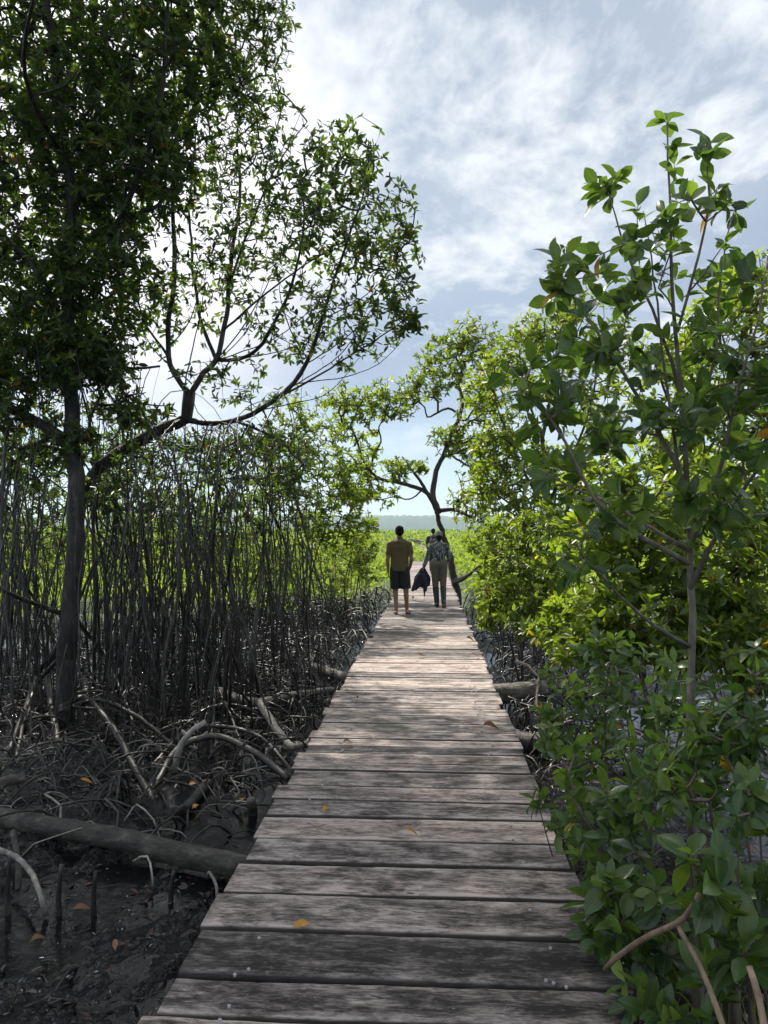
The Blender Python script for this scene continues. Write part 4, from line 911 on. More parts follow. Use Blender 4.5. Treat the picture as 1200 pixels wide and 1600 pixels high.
def litter(name, n, region, mat, L0, z0=None, seed=1):
    r_ = np.random.default_rng(seed); xy = region(r_, n); xy = xy[(xy[:, 0] < -1.0) | (xy[:, 0] > .75)]; n = len(xy)
    base = np.stack([xy[:, 0], xy[:, 1], [gz(*q) + .05 for q in xy]], -1); a = r_.random(n) * 6.28
    d = np.stack([np.cos(a), np.sin(a), r_.normal(0, .2, n)], -1); nr = np.stack([r_.normal(0, .3, n), r_.normal(0, .3, n), np.ones(n)], -1)
    Ln = L0 * r_.uniform(.6, 1.2, n)
    V, F, T, lv, lu = leaves_np(base, d, nr, Ln, Ln * .42, False, r_.random(n))
    return tag(link_mesh(name, np_mesh(name, V, F, True, {'tint': T}), mat), kind='stuff')
M_DEAD = leaf_material('fallen_leaf_brown', [(0, (0.010, 0.009, 0.008)), (.65, (0.025, 0.018, 0.013)), (.90, (0.05, 0.022, 0.014)), (.975, (0.10, 0.035, 0.02)), (1, (0.30, 0.12, 0.03))], (0.2, .08, .02), .1, .45)
litter('leaf_litter', 900, lambda r, n: np.stack([-1.0 - np.abs(r.normal(0, 2.2, n)), 2.4 + np.abs(r.normal(0, 4, n))], -1), M_DEAD, .062)
litter('leaf_litter', 400, lambda r, n: np.stack([.8 + np.abs(r.normal(0, 1.2, n)), 1.8 + np.abs(r.normal(0, 3.5, n))], -1), M_DEAD, .062, seed=2)

M_GLINT_FLAKE = leaf_material('pale_glint_flake', [(0, (0.03, 0.03, 0.03)), (.6, (0.10, 0.098, 0.095)), (1, (0.36, 0.35, 0.34))], (0.2, .2, .2), .05, .12)  # pale debris flakes; their colour also stands in for glints on wet mud
litter('glint_debris', 1500, lambda r, n: np.stack([-1.0 - np.abs(r.normal(0, 2.0, n)), 2.3 + np.abs(r.normal(0, 4.5, n))], -1), M_GLINT_FLAKE, .022, seed=5)
litter('glint_debris', 900, lambda r, n: np.stack([.78 + np.abs(r.normal(0, 1.0, n)), 2.3 + np.abs(r.normal(0, 4.5, n))], -1), M_GLINT_FLAKE, .022, seed=6)

# fallen leaves on the planks and the brightest on the mud, each its own
M_OR = leaf_material('fallen_leaf_orange', [(0, (0.42, 0.16, 0.03)), (.5, (0.5, 0.24, 0.03)), (1, (0.3, 0.10, 0.04))], (.4, .18, .02), .15, .45, True)
M_RB = leaf_material('fallen_leaf_redbrown', [(0, (0.2, 0.07, 0.035)), (1, (0.14, 0.07, 0.04))], (.2, .08, .03), .1, .5, True)
def fallen(label, px, py, ang, Ln, mat, z=0.012, tl=.25, curl=.5):
    b = G(px, py, z); d = np.array([[math.cos(R(ang)), math.sin(R(ang)), tl]])
    V, F, T, lv, lu = leaves_np(b[None] - d * Ln * .5 * [1, 1, 0], d, np.array([[.1, -.3, 1.0]]), np.array([Ln]), np.array([Ln * .45]), True, np.array([random.random()]), .7, curl)
    V = V.copy(); V[:, 2] += z - V[:, 2].min()
    me = np_mesh('fallen_leaf', V, F, True, {'tint': T, 'lv': lv}); o = link_mesh('fallen_leaf', me, mat)
    tag(o, label, 'leaf', 'fallen leaves')
fallen('orange leaf standing curled on the planks left of the middle', 510, 1268, 60, .08, M_OR, tl=.6)
fallen('golden leaf wedged at the wide gap between planks', 470, 1447, 25, .078, M_OR)
fallen('small orange leaf lying flat in the middle of the deck', 641, 1308, 5, .075, M_OR, tl=.1)
fallen('curled brown leaf near the right plank edge', 766, 1142, 12, .15, M_RB, tl=.1)
fallen('tiny dark crumb of leaf beside the curled brown one', 753, 1147, 80, .05, M_RB)
fallen('reddish leaf on the sunlit planks in mid walkway', 656, 1027, 0, .12, M_RB, tl=.05)
fallen('reddish leaf at the right plank edge in the sunlight', 742, 1028, 30, .13, M_RB)
fallen('small red leaf furthest up the sunlit right plank edge', 735, 1006, 15, .14, M_RB, tl=.05)
fallen('dark leaf on the shaded planks at the left', 543, 1163, 40, .09, M_RB)
fallen('dark leaf near the left edge at the sunlit border', 557, 1094, 80, .10, M_RB)
fallen('little dark leaf on the deck between the man and the woman', 645, 937, 80, .16, M_RB)
fallen('orange leaf by the plank edge beyond the big log', 378, 1256, 110, .10, M_OR, z=-.46)
fallen('orange leaf on the mud beside the sunken root knee', 302, 1225, 40, .10, M_OR, z=-.46)
fallen('light orange leaf alone on open mud above the big log', 306, 1262, 70, .09, M_OR, z=-.47)
fallen('red brown leaf on mud in front of the big log', 125, 1422, 10, .09, M_RB, z=-.46)
fallen('red leaf on mud below the root arches', 132, 1225, 0, .09, M_OR, z=-.46)
fallen('brown red leaf deep in the bottom mud', 60, 1480, 60, .10, M_RB, z=-.46)
fallen('orange leaf low in the bushes near the forked bare root', 1060, 1415, 60, .08, M_OR, z=-.2)
fallen('orange leaf hanging low beside the deck near the seedling', 928, 1420, 80, .07, M_OR, z=-.3)

# ------------------------------------------------------------------ the green field
def scrub(n, yr, seed, Lr):
    r_ = np.random.default_rng(seed); Y = yr[0] * (yr[1] / yr[0]) ** r_.random(n)
    X = (r_.random(n) * 2 - 1) * Y * .62 - Y * .06
    H = np.array([0.45 + .8 * max(0, mnoise.noise(Vector((x * .09, y * .06, 14)))) * (y > 30) + .55 * mnoise.noise(Vector((x * .35, y * .35, 4))) + .3 * mnoise.noise(Vector((x * 1.3, y * 1.3, 9))) for x, y in zip(X, Y)]).clip(.05)
    base = np.stack([X, Y, gbase(X, Y) + H * (.35 + .75 * r_.random(n)) + .15 + .25 * smooth(40, 160, Y)], -1)
    if True:
        near = ((np.abs(X + .14) < 1.3) & (Y < 43)) | ((np.abs(X + .14) < 1.3 + (24 - Y) * .22) & (Y < 24)); far_ = (np.abs(X - np.array([fc(y)[0] for y in Y])) < 1.1) & (Y > 54) & (Y < 101)
        base = base[~(near | far_)]
    n = len(base); a = r_.random(n) * 6.28
    d = np.stack([np.cos(a), np.sin(a), r_.uniform(.2, 1.6, n)], -1); nr = r_.normal(0, .5, (n, 3)) + [0, 0, .6]
    k = base[:, 1] / yr[0]; Ln = Lr * r_.uniform(.6, 1.3, n) * k ** .75
    V, F, T, lv, lu = leaves_np(base, d, nr, Ln, Ln * .5, False, np.clip(r_.normal(.5, .22, n), 0, 1))
    return V, F, T
V, F, T = scrub(110000, (17, 260), 4, .12)
tag(link_mesh('scrub_field', np_mesh('scrub_field', V, F, True, {'tint': T}), M_SCRUB), kind='stuff')

# ------------------------------------------------------------------ people
def capsule(mb, a, b, ra, rb, n=14, flat=None):
    """round tapered limb from a to b; flat=(axis vector, factor) squashes its section"""
    a, b = np.array(a, float), np.array(b, float); d = b - a; l = np.linalg.norm(d); d /= l
    pts, rad = [], []
    for t in np.linspace(-90, 0, 5)[:-1]: pts.append(a + d * ra * math.sin(R(t))); rad.append(max(ra * math.cos(R(t)), 1e-4))
    for t in np.linspace(0, 1, 5): pts.append(a + (b - a) * t); rad.append(ra + (rb - ra) * t)
    for t in np.linspace(0, 90, 5)[1:]: pts.append(b + d * rb * math.sin(R(t))); rad.append(max(rb * math.cos(R(t)), 1e-4))
    k0 = len(mb.V); mb.tube(pts, rad, n)
    if flat is not None:
        ax = np.array(flat[0], float); ax /= np.linalg.norm(ax); V = mb.V[k0]; c = (a + b) / 2
        h = (V - c) @ ax; mb.V[k0] = V - np.outer(h * (1 - flat[1]), ax)
def ell(mb, c, r, n=18):
    c = np.array(c, float); th = np.linspace(0, np.pi, n); ph = np.arange(n) * 2 * np.pi / n
    V = np.stack([np.outer(np.sin(th), np.cos(ph)), np.outer(np.sin(th), np.sin(ph)), np.outer(np.cos(th), np.ones(n))], -1).reshape(-1, 3) * np.array(r) + c
    i = np.arange(n - 1)[:, None] * n; j = np.arange(n)[None]; k = (np.arange(n) + 1)[None] % n
    mb.add(V, np.stack([i + j, i + n + j, i + n + k, i + k], -1).reshape(-1, 4))
def fused(mb, name, mat, parent, vox, sm=4, xf=None):
    """one continuous skin over the overlapping limbs"""
    V = np.concatenate(mb.V); by = {}
    for f in mb.F: by.setdefault(f.shape[1], []).append(f)
    me = np_mesh('tmp', V, [np.concatenate(x) for x in by.values()], True)
    o = bpy.data.objects.new('tmp', me); COL.objects.link(o)
    mo = o.modifiers.new('r', 'REMESH'); mo.mode = 'VOXEL'; mo.voxel_size = vox; mo.use_smooth_shade = True
    m2 = o.modifiers.new('s', 'SMOOTH'); m2.factor = 0.5; m2.iterations = sm
    dg = bpy.context.evaluated_depsgraph_get(); res = bpy.data.meshes.new_from_object(o.evaluated_get(dg))
    bpy.data.objects.remove(o); res.name = name
    n = len(res.vertices); co = np.empty(n * 3, np.float32); res.vertices.foreach_get('co', co); co = co.reshape(-1, 3)
    co = co + ORG[parent]
    res.vertices.foreach_set('co', co.astype(np.float32).ravel())
    res.materials.clear()
    return link_mesh(name, res, mat, parent)
def hand(mb, wrist, d, side, palmn, sc=1.0, curl=.5):
    """palm, four bent fingers and a thumb; d: pointing direction, palmn: palm normal, side: towards the thumb"""
    d = np.array(d, float); d /= np.linalg.norm(d); palmn = np.array(palmn, float); palmn -= d * (palmn @ d); palmn /= np.linalg.norm(palmn)
    s_ = np.cross(d, palmn); s_ = s_ if s_ @ np.array(side, float) > 0 else -s_
    w0 = np.array(wrist, float)
    for q, (o_, l_) in enumerate([(.030, .072), (.010, .080), (-.010, .075), (-.028, .060)]):
        k0 = w0 + d * .085 * sc + s_ * o_ * sc; capsule(mb, w0 + d * .01 + s_ * o_ * .6 * sc, k0, .013 * sc, .011 * sc, 8)
        p1 = k0 + (d * math.cos(curl * .7) + palmn * math.sin(curl * .7)) * l_ * .5 * sc; p2 = p1 + (d * math.cos(curl * 1.7) + palmn * math.sin(curl * 1.7)) * l_ * .5 * sc
        capsule(mb, k0, p1, .0098 * sc, .009 * sc, 8); capsule(mb, p1, p2, .009 * sc, .0075 * sc, 8)
    t0 = w0 + d * .025 * sc + s_ * .028 * sc; t1 = t0 + (d * .7 + s_ * .6 + palmn * .25) * .042 * sc; t2 = t1 + (d * .9 + s_ * .2 + palmn * .4) * .032 * sc
    capsule(mb, t0, t1, .013 * sc, .011 * sc, 8); capsule(mb, t1, t2, .0105 * sc, .0085 * sc, 8)
def foot(mb, heel, toe_dir, sc=1.0, pitch=0.0):
    """heel on the ground at heel, toes towards toe_dir; pitch lifts the heel"""
    h = np.array(heel, float); t = np.array(toe_dir, float); t /= np.linalg.norm(t); up = np.array([0, 0, 1.0])
    sd_ = np.cross(t, up)
    t2 = t * math.cos(pitch) - up * math.sin(pitch)
    ball = h + t2 * .17 * sc
    capsule(mb, h + up * .032, ball + up * .028, .034 * sc, .030 * sc, 12)
    capsule(mb, h + t2 * .06 + up * .05, ball + sd_ * .012 + up * .024, .032 * sc, .027 * sc, 12)
    for i, (o_, l_, r_) in enumerate([(-.030, .058, .013), (-.010, .056, .009), (.006, .050, .0085), (.020, .042, .008), (.032, .033, .0075)]):
        capsule(mb, ball + sd_ * o_ * sc + up * .016, ball + sd_ * o_ * sc + (t * .9 + t2 * .1) * l_ * sc + up * .012, r_ * 1.1, r_, 8)
def head(mb, c, sc=1.0, yaw=0.0):
    """skull, jaw, nose, brow, lips and ears; faces +Y turned by yaw"""
    c = np.array(c, float); ca, sa = math.cos(yaw), math.sin(yaw)
    def q(x, y, z): return c + np.array([x * ca - y * sa, x * sa + y * ca, z]) * sc
    ell(mb, q(0, -.012, .030), (.076 * sc, .094 * sc, .088 * sc)); ell(mb, q(0, .03, -.045), (.058 * sc, .062 * sc, .068 * sc))
    capsule(mb, q(0, .062, -.088), q(0, .055, -.085), .026 * sc, .026 * sc, 10)
    capsule(mb, q(0, .088, .02), q(0, .108, -.022), .009 * sc, .014 * sc, 8)
    capsule(mb, q(-.03, .076, .028), q(.03, .076, .028), .014 * sc, .014 * sc, 8)
    capsule(mb, q(-.018, .083, -.055), q(.018, .083, -.055), .009 * sc, .009 * sc, 8)
    for s_ in (-1, 1):
        ell(mb, q(s_ * .078, -.006, -.005), (.011 * sc, .020 * sc, .032 * sc), 10)
        ell(mb, q(s_ * .032, .072, .006), (.012 * sc, .012 * sc, .009 * sc), 8)

M_SKIN = simple('tanned_skin', (0.27, 0.145, 0.095), 0.55, 0.12, 12, 0.05)
M_HAIR = simple('black_hair', (0.006, 0.005, 0.0045), 0.95, 0.4, 90, 0.4)
M_HAIR.node_tree.nodes['Principled BSDF'].inputs['Specular IOR Level'].default_value = 0.15
M_TEE = simple('olive_brown_cotton', (0.108, 0.084, 0.036), 0.9, 0.15, 9, 0.3)
M_SHORT = simple('black_cotton', (0.010, 0.011, 0.016), 0.85, 0.25, 14, 0.3)
M_TROU = simple('olive_grey_trousers', (0.125, 0.115, 0.082), 0.9, 0.15, 10, 0.4)
M_NAVY = simple('navy_jacket_cloth', (0.009, 0.011, 0.024), 0.75, 0.3, 9, 0.4)
M_BOOT = simple('black_rubber', (0.010, 0.012, 0.018), 0.35, 0.2, 8, 0.1)
M_SOLE = simple('brown_sole', (0.20, 0.10, 0.05), 0.8, 0.2, 20, 0.1)
M_SHIRT3 = simple('dark_blue_shirt', (0.015, 0.020, 0.038), 0.85, 0.25, 9, 0.3)
M_PACK = simple('grey_pack_cloth', (0.06, 0.065, 0.06), 0.85, 0.3, 12, 0.3)
m, nt, out = newmat('mottled_camouflage')
tc = nd(nt, 'TexCoord').outputs['Object']
c_ = ramp(nt, noise_n(nt, mapping(nt, tc, (1, 1, .6)), 22, 4, 0.6, 1.2), [(0.30, (0.016, 0.020, 0.022)), (0.42, (0.06, 0.07, 0.065)), (0.50, (0.14, 0.155, 0.145)), (0.57, (0.34, 0.355, 0.345))], 'CONSTANT').outputs[0]
p = nd(nt, 'BsdfPrincipled', Roughness=0.9); L(nt, c_, p.inputs['Base Color']); L(nt, p.outputs[0], out.inputs[0]); M_CAMO = m
M_CAP = simple('grey_green_cap_cloth', (0.14, 0.165, 0.14), 0.9, 0.45, 40, 0.2)

# the man in the olive tee; local axes: x right, y ahead, z up
mx = P(624, 960, 14.5)[0]
man = thing('person', 'person in olive brown t-shirt and black shorts walking away barefoot with short black hair', 'person', (mx, 14.5, 0.006))
mb = MB()
hL, hR = np.array([-.085, 0, .88]), np.array([.095, 0, .88])
kL, kR = np.array([-.080, .06, .47]), np.array([.13, .02, .47]); aL, aR = np.array([-.060, -.03, .085]), np.array([.145, .09, .085])
for h_, k_, a_ in ((hL, kL, aL), (hR, kR, aR)):
    capsule(mb, h_, k_, .088, .056); capsule(mb, k_, a_, .053, .035); capsule(mb, k_ * .72 + a_ * .28 + [0, -.018, 0], k_ * .5 + a_ * .5 + [0, -.012, 0], .054, .042)
    capsule(mb, a_, a_ - [0, 0, .045], .036, .036)
foot(mb, aL + [-.0, -.045, -.085], (-.12, 1, 0)); foot(mb, aR + [.0, -.045, -.085], (.25, 1, 0))
capsule(mb, (-.05, 0, .95), (.06, 0, .95), .12, .12, flat=((0, 1, 0), .85)); capsule(mb, (.005, 0, 1.0), (.005, .01, 1.3), .135, .16, flat=((0, 1, 0), .72))
capsule(mb, (-.155, .01, 1.375), (.165, .01, 1.375), .062, .062); capsule(mb, (.005, .015, 1.36), (.005, .03, 1.53), .062, .052)
head(mb, (.005, .035, 1.605), 1.02)
sL, sR = np.array([-.178, .0, 1.355]), np.array([.188, .0, 1.355]); eL, eR = np.array([-.228, -.02, 1.07]), np.array([.242, -.03, 1.08]); wL, wR = np.array([-.222, .03, .835]), np.array([.205, .14, .90])
for s_, e_, w_, sg in ((sL, eL, wL, -1), (sR, eR, wR, 1)):
    capsule(mb, s_, e_, .052, .040); capsule(mb, e_, w_, .040, .027)
    hand(mb, w_, w_ - e_ + [0, .03, -.03], (0, 1, 0), (-sg, 0, 0), .95, .45)
fused(mb, 'body', M_SKIN, man, .0055, 3)
def sheath(mb, pts, rx, ry, n=24):
    """cloth tube with flat open ends filled, elliptical section"""
    k0 = len(mb.V); pts = np.asarray(pts, float); mb.tube(pts, 1.0, n)
    a = np.arange(n) * 2 * np.pi / n; V = []
    for q, x, y in zip(pts, rx, ry): V.append(q + np.stack([x * np.cos(a), y * np.sin(a), 0 * a], -1))
    mb.V[k0] = np.vstack([np.concatenate(V), pts[0], pts[-1]])
mb = MB()   # tee: flat hem below the waist, sleeves to the elbow
sheath(mb, [(.008, 0, .845), (.006, 0, .90), (.005, 0, 1.0), (.005, 0, 1.1), (.005, .005, 1.22), (.005, .008, 1.32), (.005, .01, 1.38)], [.178, .180, .178, .178, .186, .190, .172], [.128, .130, .122, .116, .122, .125, .105])
capsule(mb, (-.15, .006, 1.365), (.005, .012, 1.42), .070, .078); capsule(mb, (.16, .006, 1.365), (.005, .012, 1.42), .070, .078); capsule(mb, (.005, .012, 1.42), (.005, .022, 1.462), .082, .072)
for s_, e_ in ((sL, eL), (sR, eR)):
    d_ = (e_ - s_); mb.tube([s_ + [0, 0, .012], s_ + d_ * .3, s_ + d_ * .68], [.062, .064, .062], 16); ell(mb, s_ + [0, 0, .002], (.066, .066, .062))
ell(mb, (.005, -.012, 1.40), (.13, .10, .065)); ell(mb, (.005, -.005, 1.44), (.085, .085, .04)); tee = fused(mb, 'shirt', M_TEE, man, .007, 3)
mb = MB()
sheath(mb, [(.005, 0, .83), (.005, 0, .90), (.005, 0, .96)], [.172, .168, .16], [.125, .122, .115])
for h_, k_ in ((hL, kL), (hR, kR)):
    d_ = k_ - h_; mb.tube([h_ + [0, 0, .04], h_ + d_ * .3, h_ + d_ * .6, h_ + d_ * .93], [.10, .108, .106, .102], 18)
fused(mb, 'shorts', M_SHORT, man, .007, 3)
mb = MB(); ell(mb, (.005, .018, 1.645), (.084, .098, .085)); ell(mb, (.005, -.02, 1.60), (.078, .068, .075))
for i in range(70):
    a = random.uniform(0, 6.28); e = random.uniform(-.3, 1.5); q = np.array([math.cos(a) * math.cos(e) * .082, math.sin(a) * math.cos(e) * .094, math.sin(e) * .084]) + [.005, .012, 1.64]
    if q[1] < .07: ell(mb, q, (.012, .012, .010), 6)
fused(mb, 'hair', M_HAIR, man, .006, 1)

# the woman in camouflage
wx = P(686, 940, 15.9)[0]
wom = thing('person', 'person in camouflage shirt, olive trousers and black boots with a jacket over the hand', 'person', (wx, 15.9, 0.006))
mb = MB()
hL, hR = np.array([-.085, 0, .90]), np.array([.085, 0, .90]); kL, kR = np.array([-.075, .06, .47]), np.array([.09, .03, .47]); aL, aR = np.array([-.045, -.03, .09]), np.array([.095, -.14, .15])
for h_, k_, a_ in ((hL, kL, aL), (hR, kR, aR)):
    capsule(mb, h_, k_, .09, .055); capsule(mb, k_, a_, .05, .034); capsule(mb, a_, a_ - [0, .01, .05], .034, .036)
foot(mb, aL + [0, -.045, -.09], (-.08, 1, 0), .92); foot(mb, aR + [0, -.055, -.075], (.1, 1, 0), .92, .75)
capsule(mb, (-.05, 0, .95), (.05, 0, .95), .118, .118, flat=((0, 1, 0), .9)); capsule(mb, (0, 0, 1.0), (0, .01, 1.26), .115, .135, flat=((0, 1, 0), .75))
capsule(mb, (-.13, .01, 1.31), (.13, .01, 1.31), .055, .055); capsule(mb, (0, .015, 1.3), (0, .03, 1.45), .055, .045)
head(mb, (0, .035, 1.515), .97, .12)
sL, sR = np.array([-.165, .0, 1.30]), np.array([.165, .0, 1.30]); eL, eR = np.array([-.245, -.03, 1.06]), np.array([.215, .0, 1.05]); wL, wR = np.array([-.325, .0, .86]), np.array([.19, .17, .96])
for s_, e_, w_, sg in ((sL, eL, wL, -1), (sR, eR, wR, 1)):
    capsule(mb, s_, e_, .045, .036); capsule(mb, e_, w_, .036, .024)
    hand(mb, w_, w_ - e_, (0, 1, 0), (-sg, .2, 0), .85, 1.0 if sg < 0 else .5)
fused(mb, 'body', M_SKIN, wom, .0055, 3)
mb = MB()
capsule(mb, (0, 0, .98), (0, 0, 1.10), .135, .135, 18, ((0, 1, 0), .82)); capsule(mb, (0, 0, 1.08), (0, .01, 1.25), .135, .158, 18, ((0, 1, 0), .78))
capsule(mb, (-.135, .008, 1.305), (.135, .008, 1.305), .07, .07); capsule(mb, (0, .012, 1.34), (0, .02, 1.385), .07, .06)
for s_, e_, w_ in ((sL, eL, wL), (sR, eR, wR)): capsule(mb, s_, e_, .063, .054); capsule(mb, e_, e_ * .1 + w_ * .9, .053, .04)
fused(mb, 'shirt', M_CAMO, wom, .009, 3)
mb = MB(); capsule(mb, (-.055, 0, .93), (.055, 0, .93), .128, .128, 18, ((0, 1, 0), .92))
for h_, k_, a_ in ((hL, kL, aL), (hR, kR, aR)): capsule(mb, h_, k_, .102, .070); capsule(mb, k_, k_ * .7 + a_ * .3, .068, .062)
fused(mb, 'trousers', M_TROU, wom, .009, 3)
for nm, k_, a_, tl_, pt in (('boot', kL, aL, (-.08, 1, 0), 0), ('boot', kR, aR, (.1, 1, 0), .75)):
    mb = MB(); capsule(mb, k_ * .82 + a_ * .18, k_ * .2 + a_ * .8, .070, .058); capsule(mb, k_ * .2 + a_ * .8, a_ - [0, 0, .02], .058, .052)
    t = np.array(tl_, float); t /= np.linalg.norm(t); t2 = t * math.cos(pt) - np.array([0, 0, math.sin(pt)])
    hh = a_ + [0, -.04, -.04]
    capsule(mb, hh, hh + t2 * .17, .05, .046); capsule(mb, hh + t2 * .16, hh + t2 * .16 + t * .05, .045, .036)
    bo = fused(mb, nm, M_BOOT, wom, .009, 2)
    mb = MB(); dn = np.array([0, 0, -1.0]) * math.cos(pt) - t * math.sin(pt)
    capsule(mb, hh + dn * .045, hh + t2 * .19 + dn * .04, .042, .04, 12, (dn, .25)); o = fused(mb, 'sole', M_SOLE if pt else M_BOOT, wom, .007, 2)
    o.parent = bo
mb = MB(); ell(mb, (0, .03, 1.555), (.086, .102, .082)); capsule(mb, (-.05, .11, 1.545), (.05, .11, 1.545), .03, .03, flat=((0, 0, 1), .4)); capsule(mb, (-.05, -.05, 1.53), (.05, -.05, 1.53), .03, .03)
fused(mb, 'cap', M_CAP, wom, .007, 2)
mb = MB(); ell(mb, (0, -.055, 1.475), (.058, .05, .06)); ell(mb, (0, -.03, 1.51), (.074, .06, .05)); ell(mb, (0.005, -.085, 1.455), (.04, .035, .05))
fused(mb, 'hair', M_HAIR, wom, .007, 1)
# jacket hanging from her left hand, and a rolled umbrella
hw = np.array([wx, 15.9, 0]) + wL + [-.02, .03, -.06]
V, F = [], []; NR, NC = 22, 34
for r_ in range(NR):
    t = r_ / (NR - 1)
    for c in range(NC):
        a = c / NC * 2 * math.pi
        wd = (.05 + .085 * min(1, t * 2.2) + .02 * t) * (1 + .12 * math.sin(3 * a + 1.3)); dp = wd * .45
        fold = 1 + .20 * math.sin(7 * a + 2 * t) * min(1, t * 2)
        hem = -.05 * math.sin(2 * a) - .04 * math.cos(a) if t > .7 else 0
        V.append(hw + [(-.05 * t) + wd * fold * math.cos(a), dp * fold * math.sin(a), .03 - .40 * t - hem * (t - .7) / .3])
for r_ in range(NR - 1):
    for c in range(NC): F.append((r_ * NC + c, r_ * NC + (c + 1) % NC, (r_ + 1) * NC + (c + 1) % NC, (r_ + 1) * NC + c))
cl_ = np.array(V[:NC]).mean(0); V.append(cl_ + [0, 0, .02]); k = len(V) - 1
T3 = [(k, (c + 1) % NC, c) for c in range(NC)]
jk = thing('jacket', 'dark navy jacket hanging from the hand of the person in camouflage', 'jacket', hw)
link_mesh('jacket_body', np_mesh('jacket_body', np.array(V), [np.array(F), np.array(T3)]), M_NAVY, jk)
for sx in (-1, 1):
    mb = MB(); a0 = hw + [sx * .05 - .03, -.05, -.12]; a1 = a0 + [sx * .07 - .03, -.02, -.22]; a2 = a1 + [sx * .015 - .02, .01, -.09]
    capsule(mb, a0 - ORG[jk], a1 - ORG[jk], .05, .045); capsule(mb, a1 - ORG[jk], a2 - ORG[jk], .044, .036); fused(mb, 'sleeve', M_NAVY, jk, .009, 2)
um = thing('umbrella', 'black rolled umbrella pointing down below the hanging jacket', 'umbrella', hw + [.05, .0, -.2])
u0 = hw + [.00, .0, .02]; u1 = hw + [.04, -.01, -.60]
mb = MB(); d = (u1 - u0) / np.linalg.norm(u1 - u0); pp = [u0 + (u1 - u0) * t for t in np.linspace(.18, .95, 16)]
mb.tube(pp, np.interp(np.linspace(0, 1, 16), [0, .08, .5, 1], [.012, .034, .03, .012]), 12, True, .25); mb.build('canopy', M_SHORT, um)
mb = MB(); mb.tube([u0 + d * .0, u0 + d * .62, u1 + d * .02], .005, 8); mb.build('shaft', M_NAIL, um)
mb = MB(); mb.tube(smooth_path([u0 + d * .02, u0 - d * .03, u0 - d * .05 + [.03, 0, 0], u0 + [.05, 0, 0]], .01), .010, 8); mb.build('handle', M_BARKD, um)

# the third person far ahead
t3x = P(677, 840, 29.0)[0]
th3 = thing('person', 'person in dark blue with a grey backpack far ahead, half hidden by the camouflage shirt', 'person', (t3x, 29.0, 0.006))
mb = MB()
hL, hR = np.array([-.09, 0, .92]), np.array([.09, 0, .92]); kL, kR = np.array([-.09, .1, .49]), np.array([.09, -.02, .49]); aL, aR = np.array([-.09, .1, .085]), np.array([.09, -.2, .12])
for h_, k_, a_ in ((hL, kL, aL), (hR, kR, aR)): capsule(mb, h_, k_, .088, .056); capsule(mb, k_, a_, .053, .036)
foot(mb, aL + [0, -.045, -.085], (0, 1, 0)); foot(mb, aR + [0, -.05, -.06], (0, 1, 0), 1, .6)
capsule(mb, (-.05, 0, .97), (.05, 0, .97), .12, .12, flat=((0, 1, 0), .85)); capsule(mb, (0, 0, 1.0), (0, .01, 1.32), .13, .155, flat=((0, 1, 0), .72))
capsule(mb, (-.16, .01, 1.40), (.16, .01, 1.40), .06, .06); capsule(mb, (0, .015, 1.38), (0, .03, 1.55), .06, .05); head(mb, (0, .04, 1.63), 1.0)
sL, sR = np.array([-.20, 0, 1.385]), np.array([.20, 0, 1.385]); eL, eR = np.array([-.27, -.03, 1.1]), np.array([.27, -.03, 1.1]); wL, wR = np.array([-.22, .14, .93]), np.array([.25, .06, .86])
for s_, e_, w_, sg in ((sL, eL, wL, -1), (sR, eR, wR, 1)):
    capsule(mb, s_, e_, .05, .04); capsule(mb, e_, w_, .04, .027); hand(mb, w_, w_ - e_, (0, 1, 0), (-sg, 0, 0), .95, .5)
fused(mb, 'body', M_SKIN, th3, .007, 3)
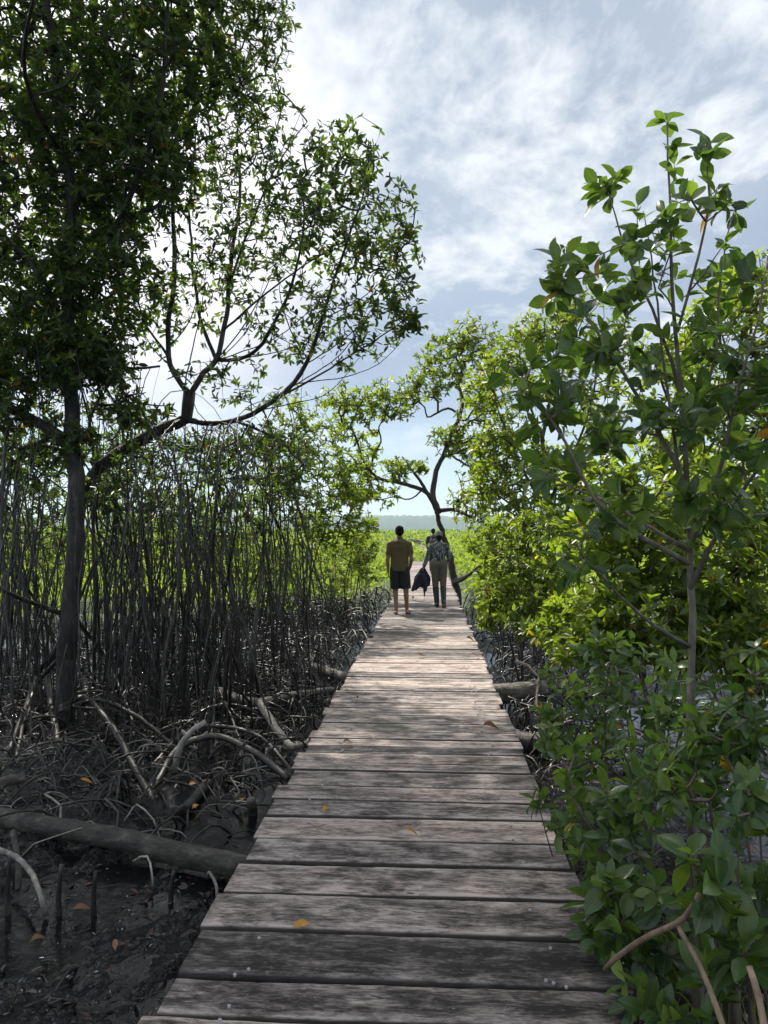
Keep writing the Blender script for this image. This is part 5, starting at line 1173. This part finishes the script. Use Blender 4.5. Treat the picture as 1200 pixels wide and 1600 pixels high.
mb = MB(); capsule(mb, (0, 0, .95), (0, .01, 1.32), .16, .18, 18, ((0, 1, 0), .72)); capsule(mb, (-.165, .008, 1.395), (.165, .008, 1.395), .075, .075)
for s_, e_ in ((sL, eL), (sR, eR)): capsule(mb, s_, s_ * .3 + e_ * .7, .066, .058)
fused(mb, 'shirt', M_SHIRT3, th3, .010, 3)
mb = MB(); capsule(mb, (-.06, 0, .93), (.06, 0, .93), .125, .125, flat=((0, 1, 0), .88))
for h_, k_, a_ in ((hL, kL, aL), (hR, kR, aR)): capsule(mb, h_, k_, .105, .078); capsule(mb, k_, a_ + [0, 0, .05], .076, .06)
fused(mb, 'trousers', M_SHORT, th3, .010, 3)
mb = MB(); ell(mb, (0, .028, 1.67), (.084, .098, .086)); ell(mb, (0, -.02, 1.62), (.078, .07, .075)); fused(mb, 'hair', M_HAIR, th3, .008, 1)
bp = thing('backpack', 'grey backpack worn by the person in dark blue far ahead', 'backpack', (t3x, 28.8, 1.1))
mb = MB(); capsule(mb, (-.07, 0, -.08), (-.07, 0, .18), .085, .075); capsule(mb, (.07, 0, -.08), (.07, 0, .18), .085, .075); capsule(mb, (-.05, -.07, -.06), (.05, -.07, -.06), .06, .06)
fused(mb, 'pack', M_PACK, bp, .009, 2)
for sx in (-1, 1):
    mb = MB(); o0 = np.array([t3x, 28.8, 1.1])
    mb.tube(smooth_path([o0 + [sx * .09, .04, .24], o0 + [sx * .10, .2, .37], o0 + [sx * .11, .36, .2], o0 + [sx * .13, .25, -.05], o0 + [sx * .11, .04, -.12]], .03), .018, 6); mb.build('strap', M_PACK, bp)

# pale timber heap at the far bend
hp = P(645, 846, 82)
for i in range(5):
    o_ = hp + np.array([random.gauss(0, .25), random.gauss(0, .5), 0]); o_[2] = float(gbase(0, 82)) + .75 + .1 * i
    a = random.uniform(-.5, .5); dv = np.array([math.cos(a), math.sin(a), random.gauss(0, .06)])
    stick('driftwood_pole', ['lowest', 'second lowest', 'middle', 'second highest', 'topmost'][i] + ' pale pole of the little heap beside the far walkway', 'pole', [([o_ - dv * .7, o_, o_ + dv * .7], .1, .08)], M_PALE, 'poles heaped beside the far walkway')
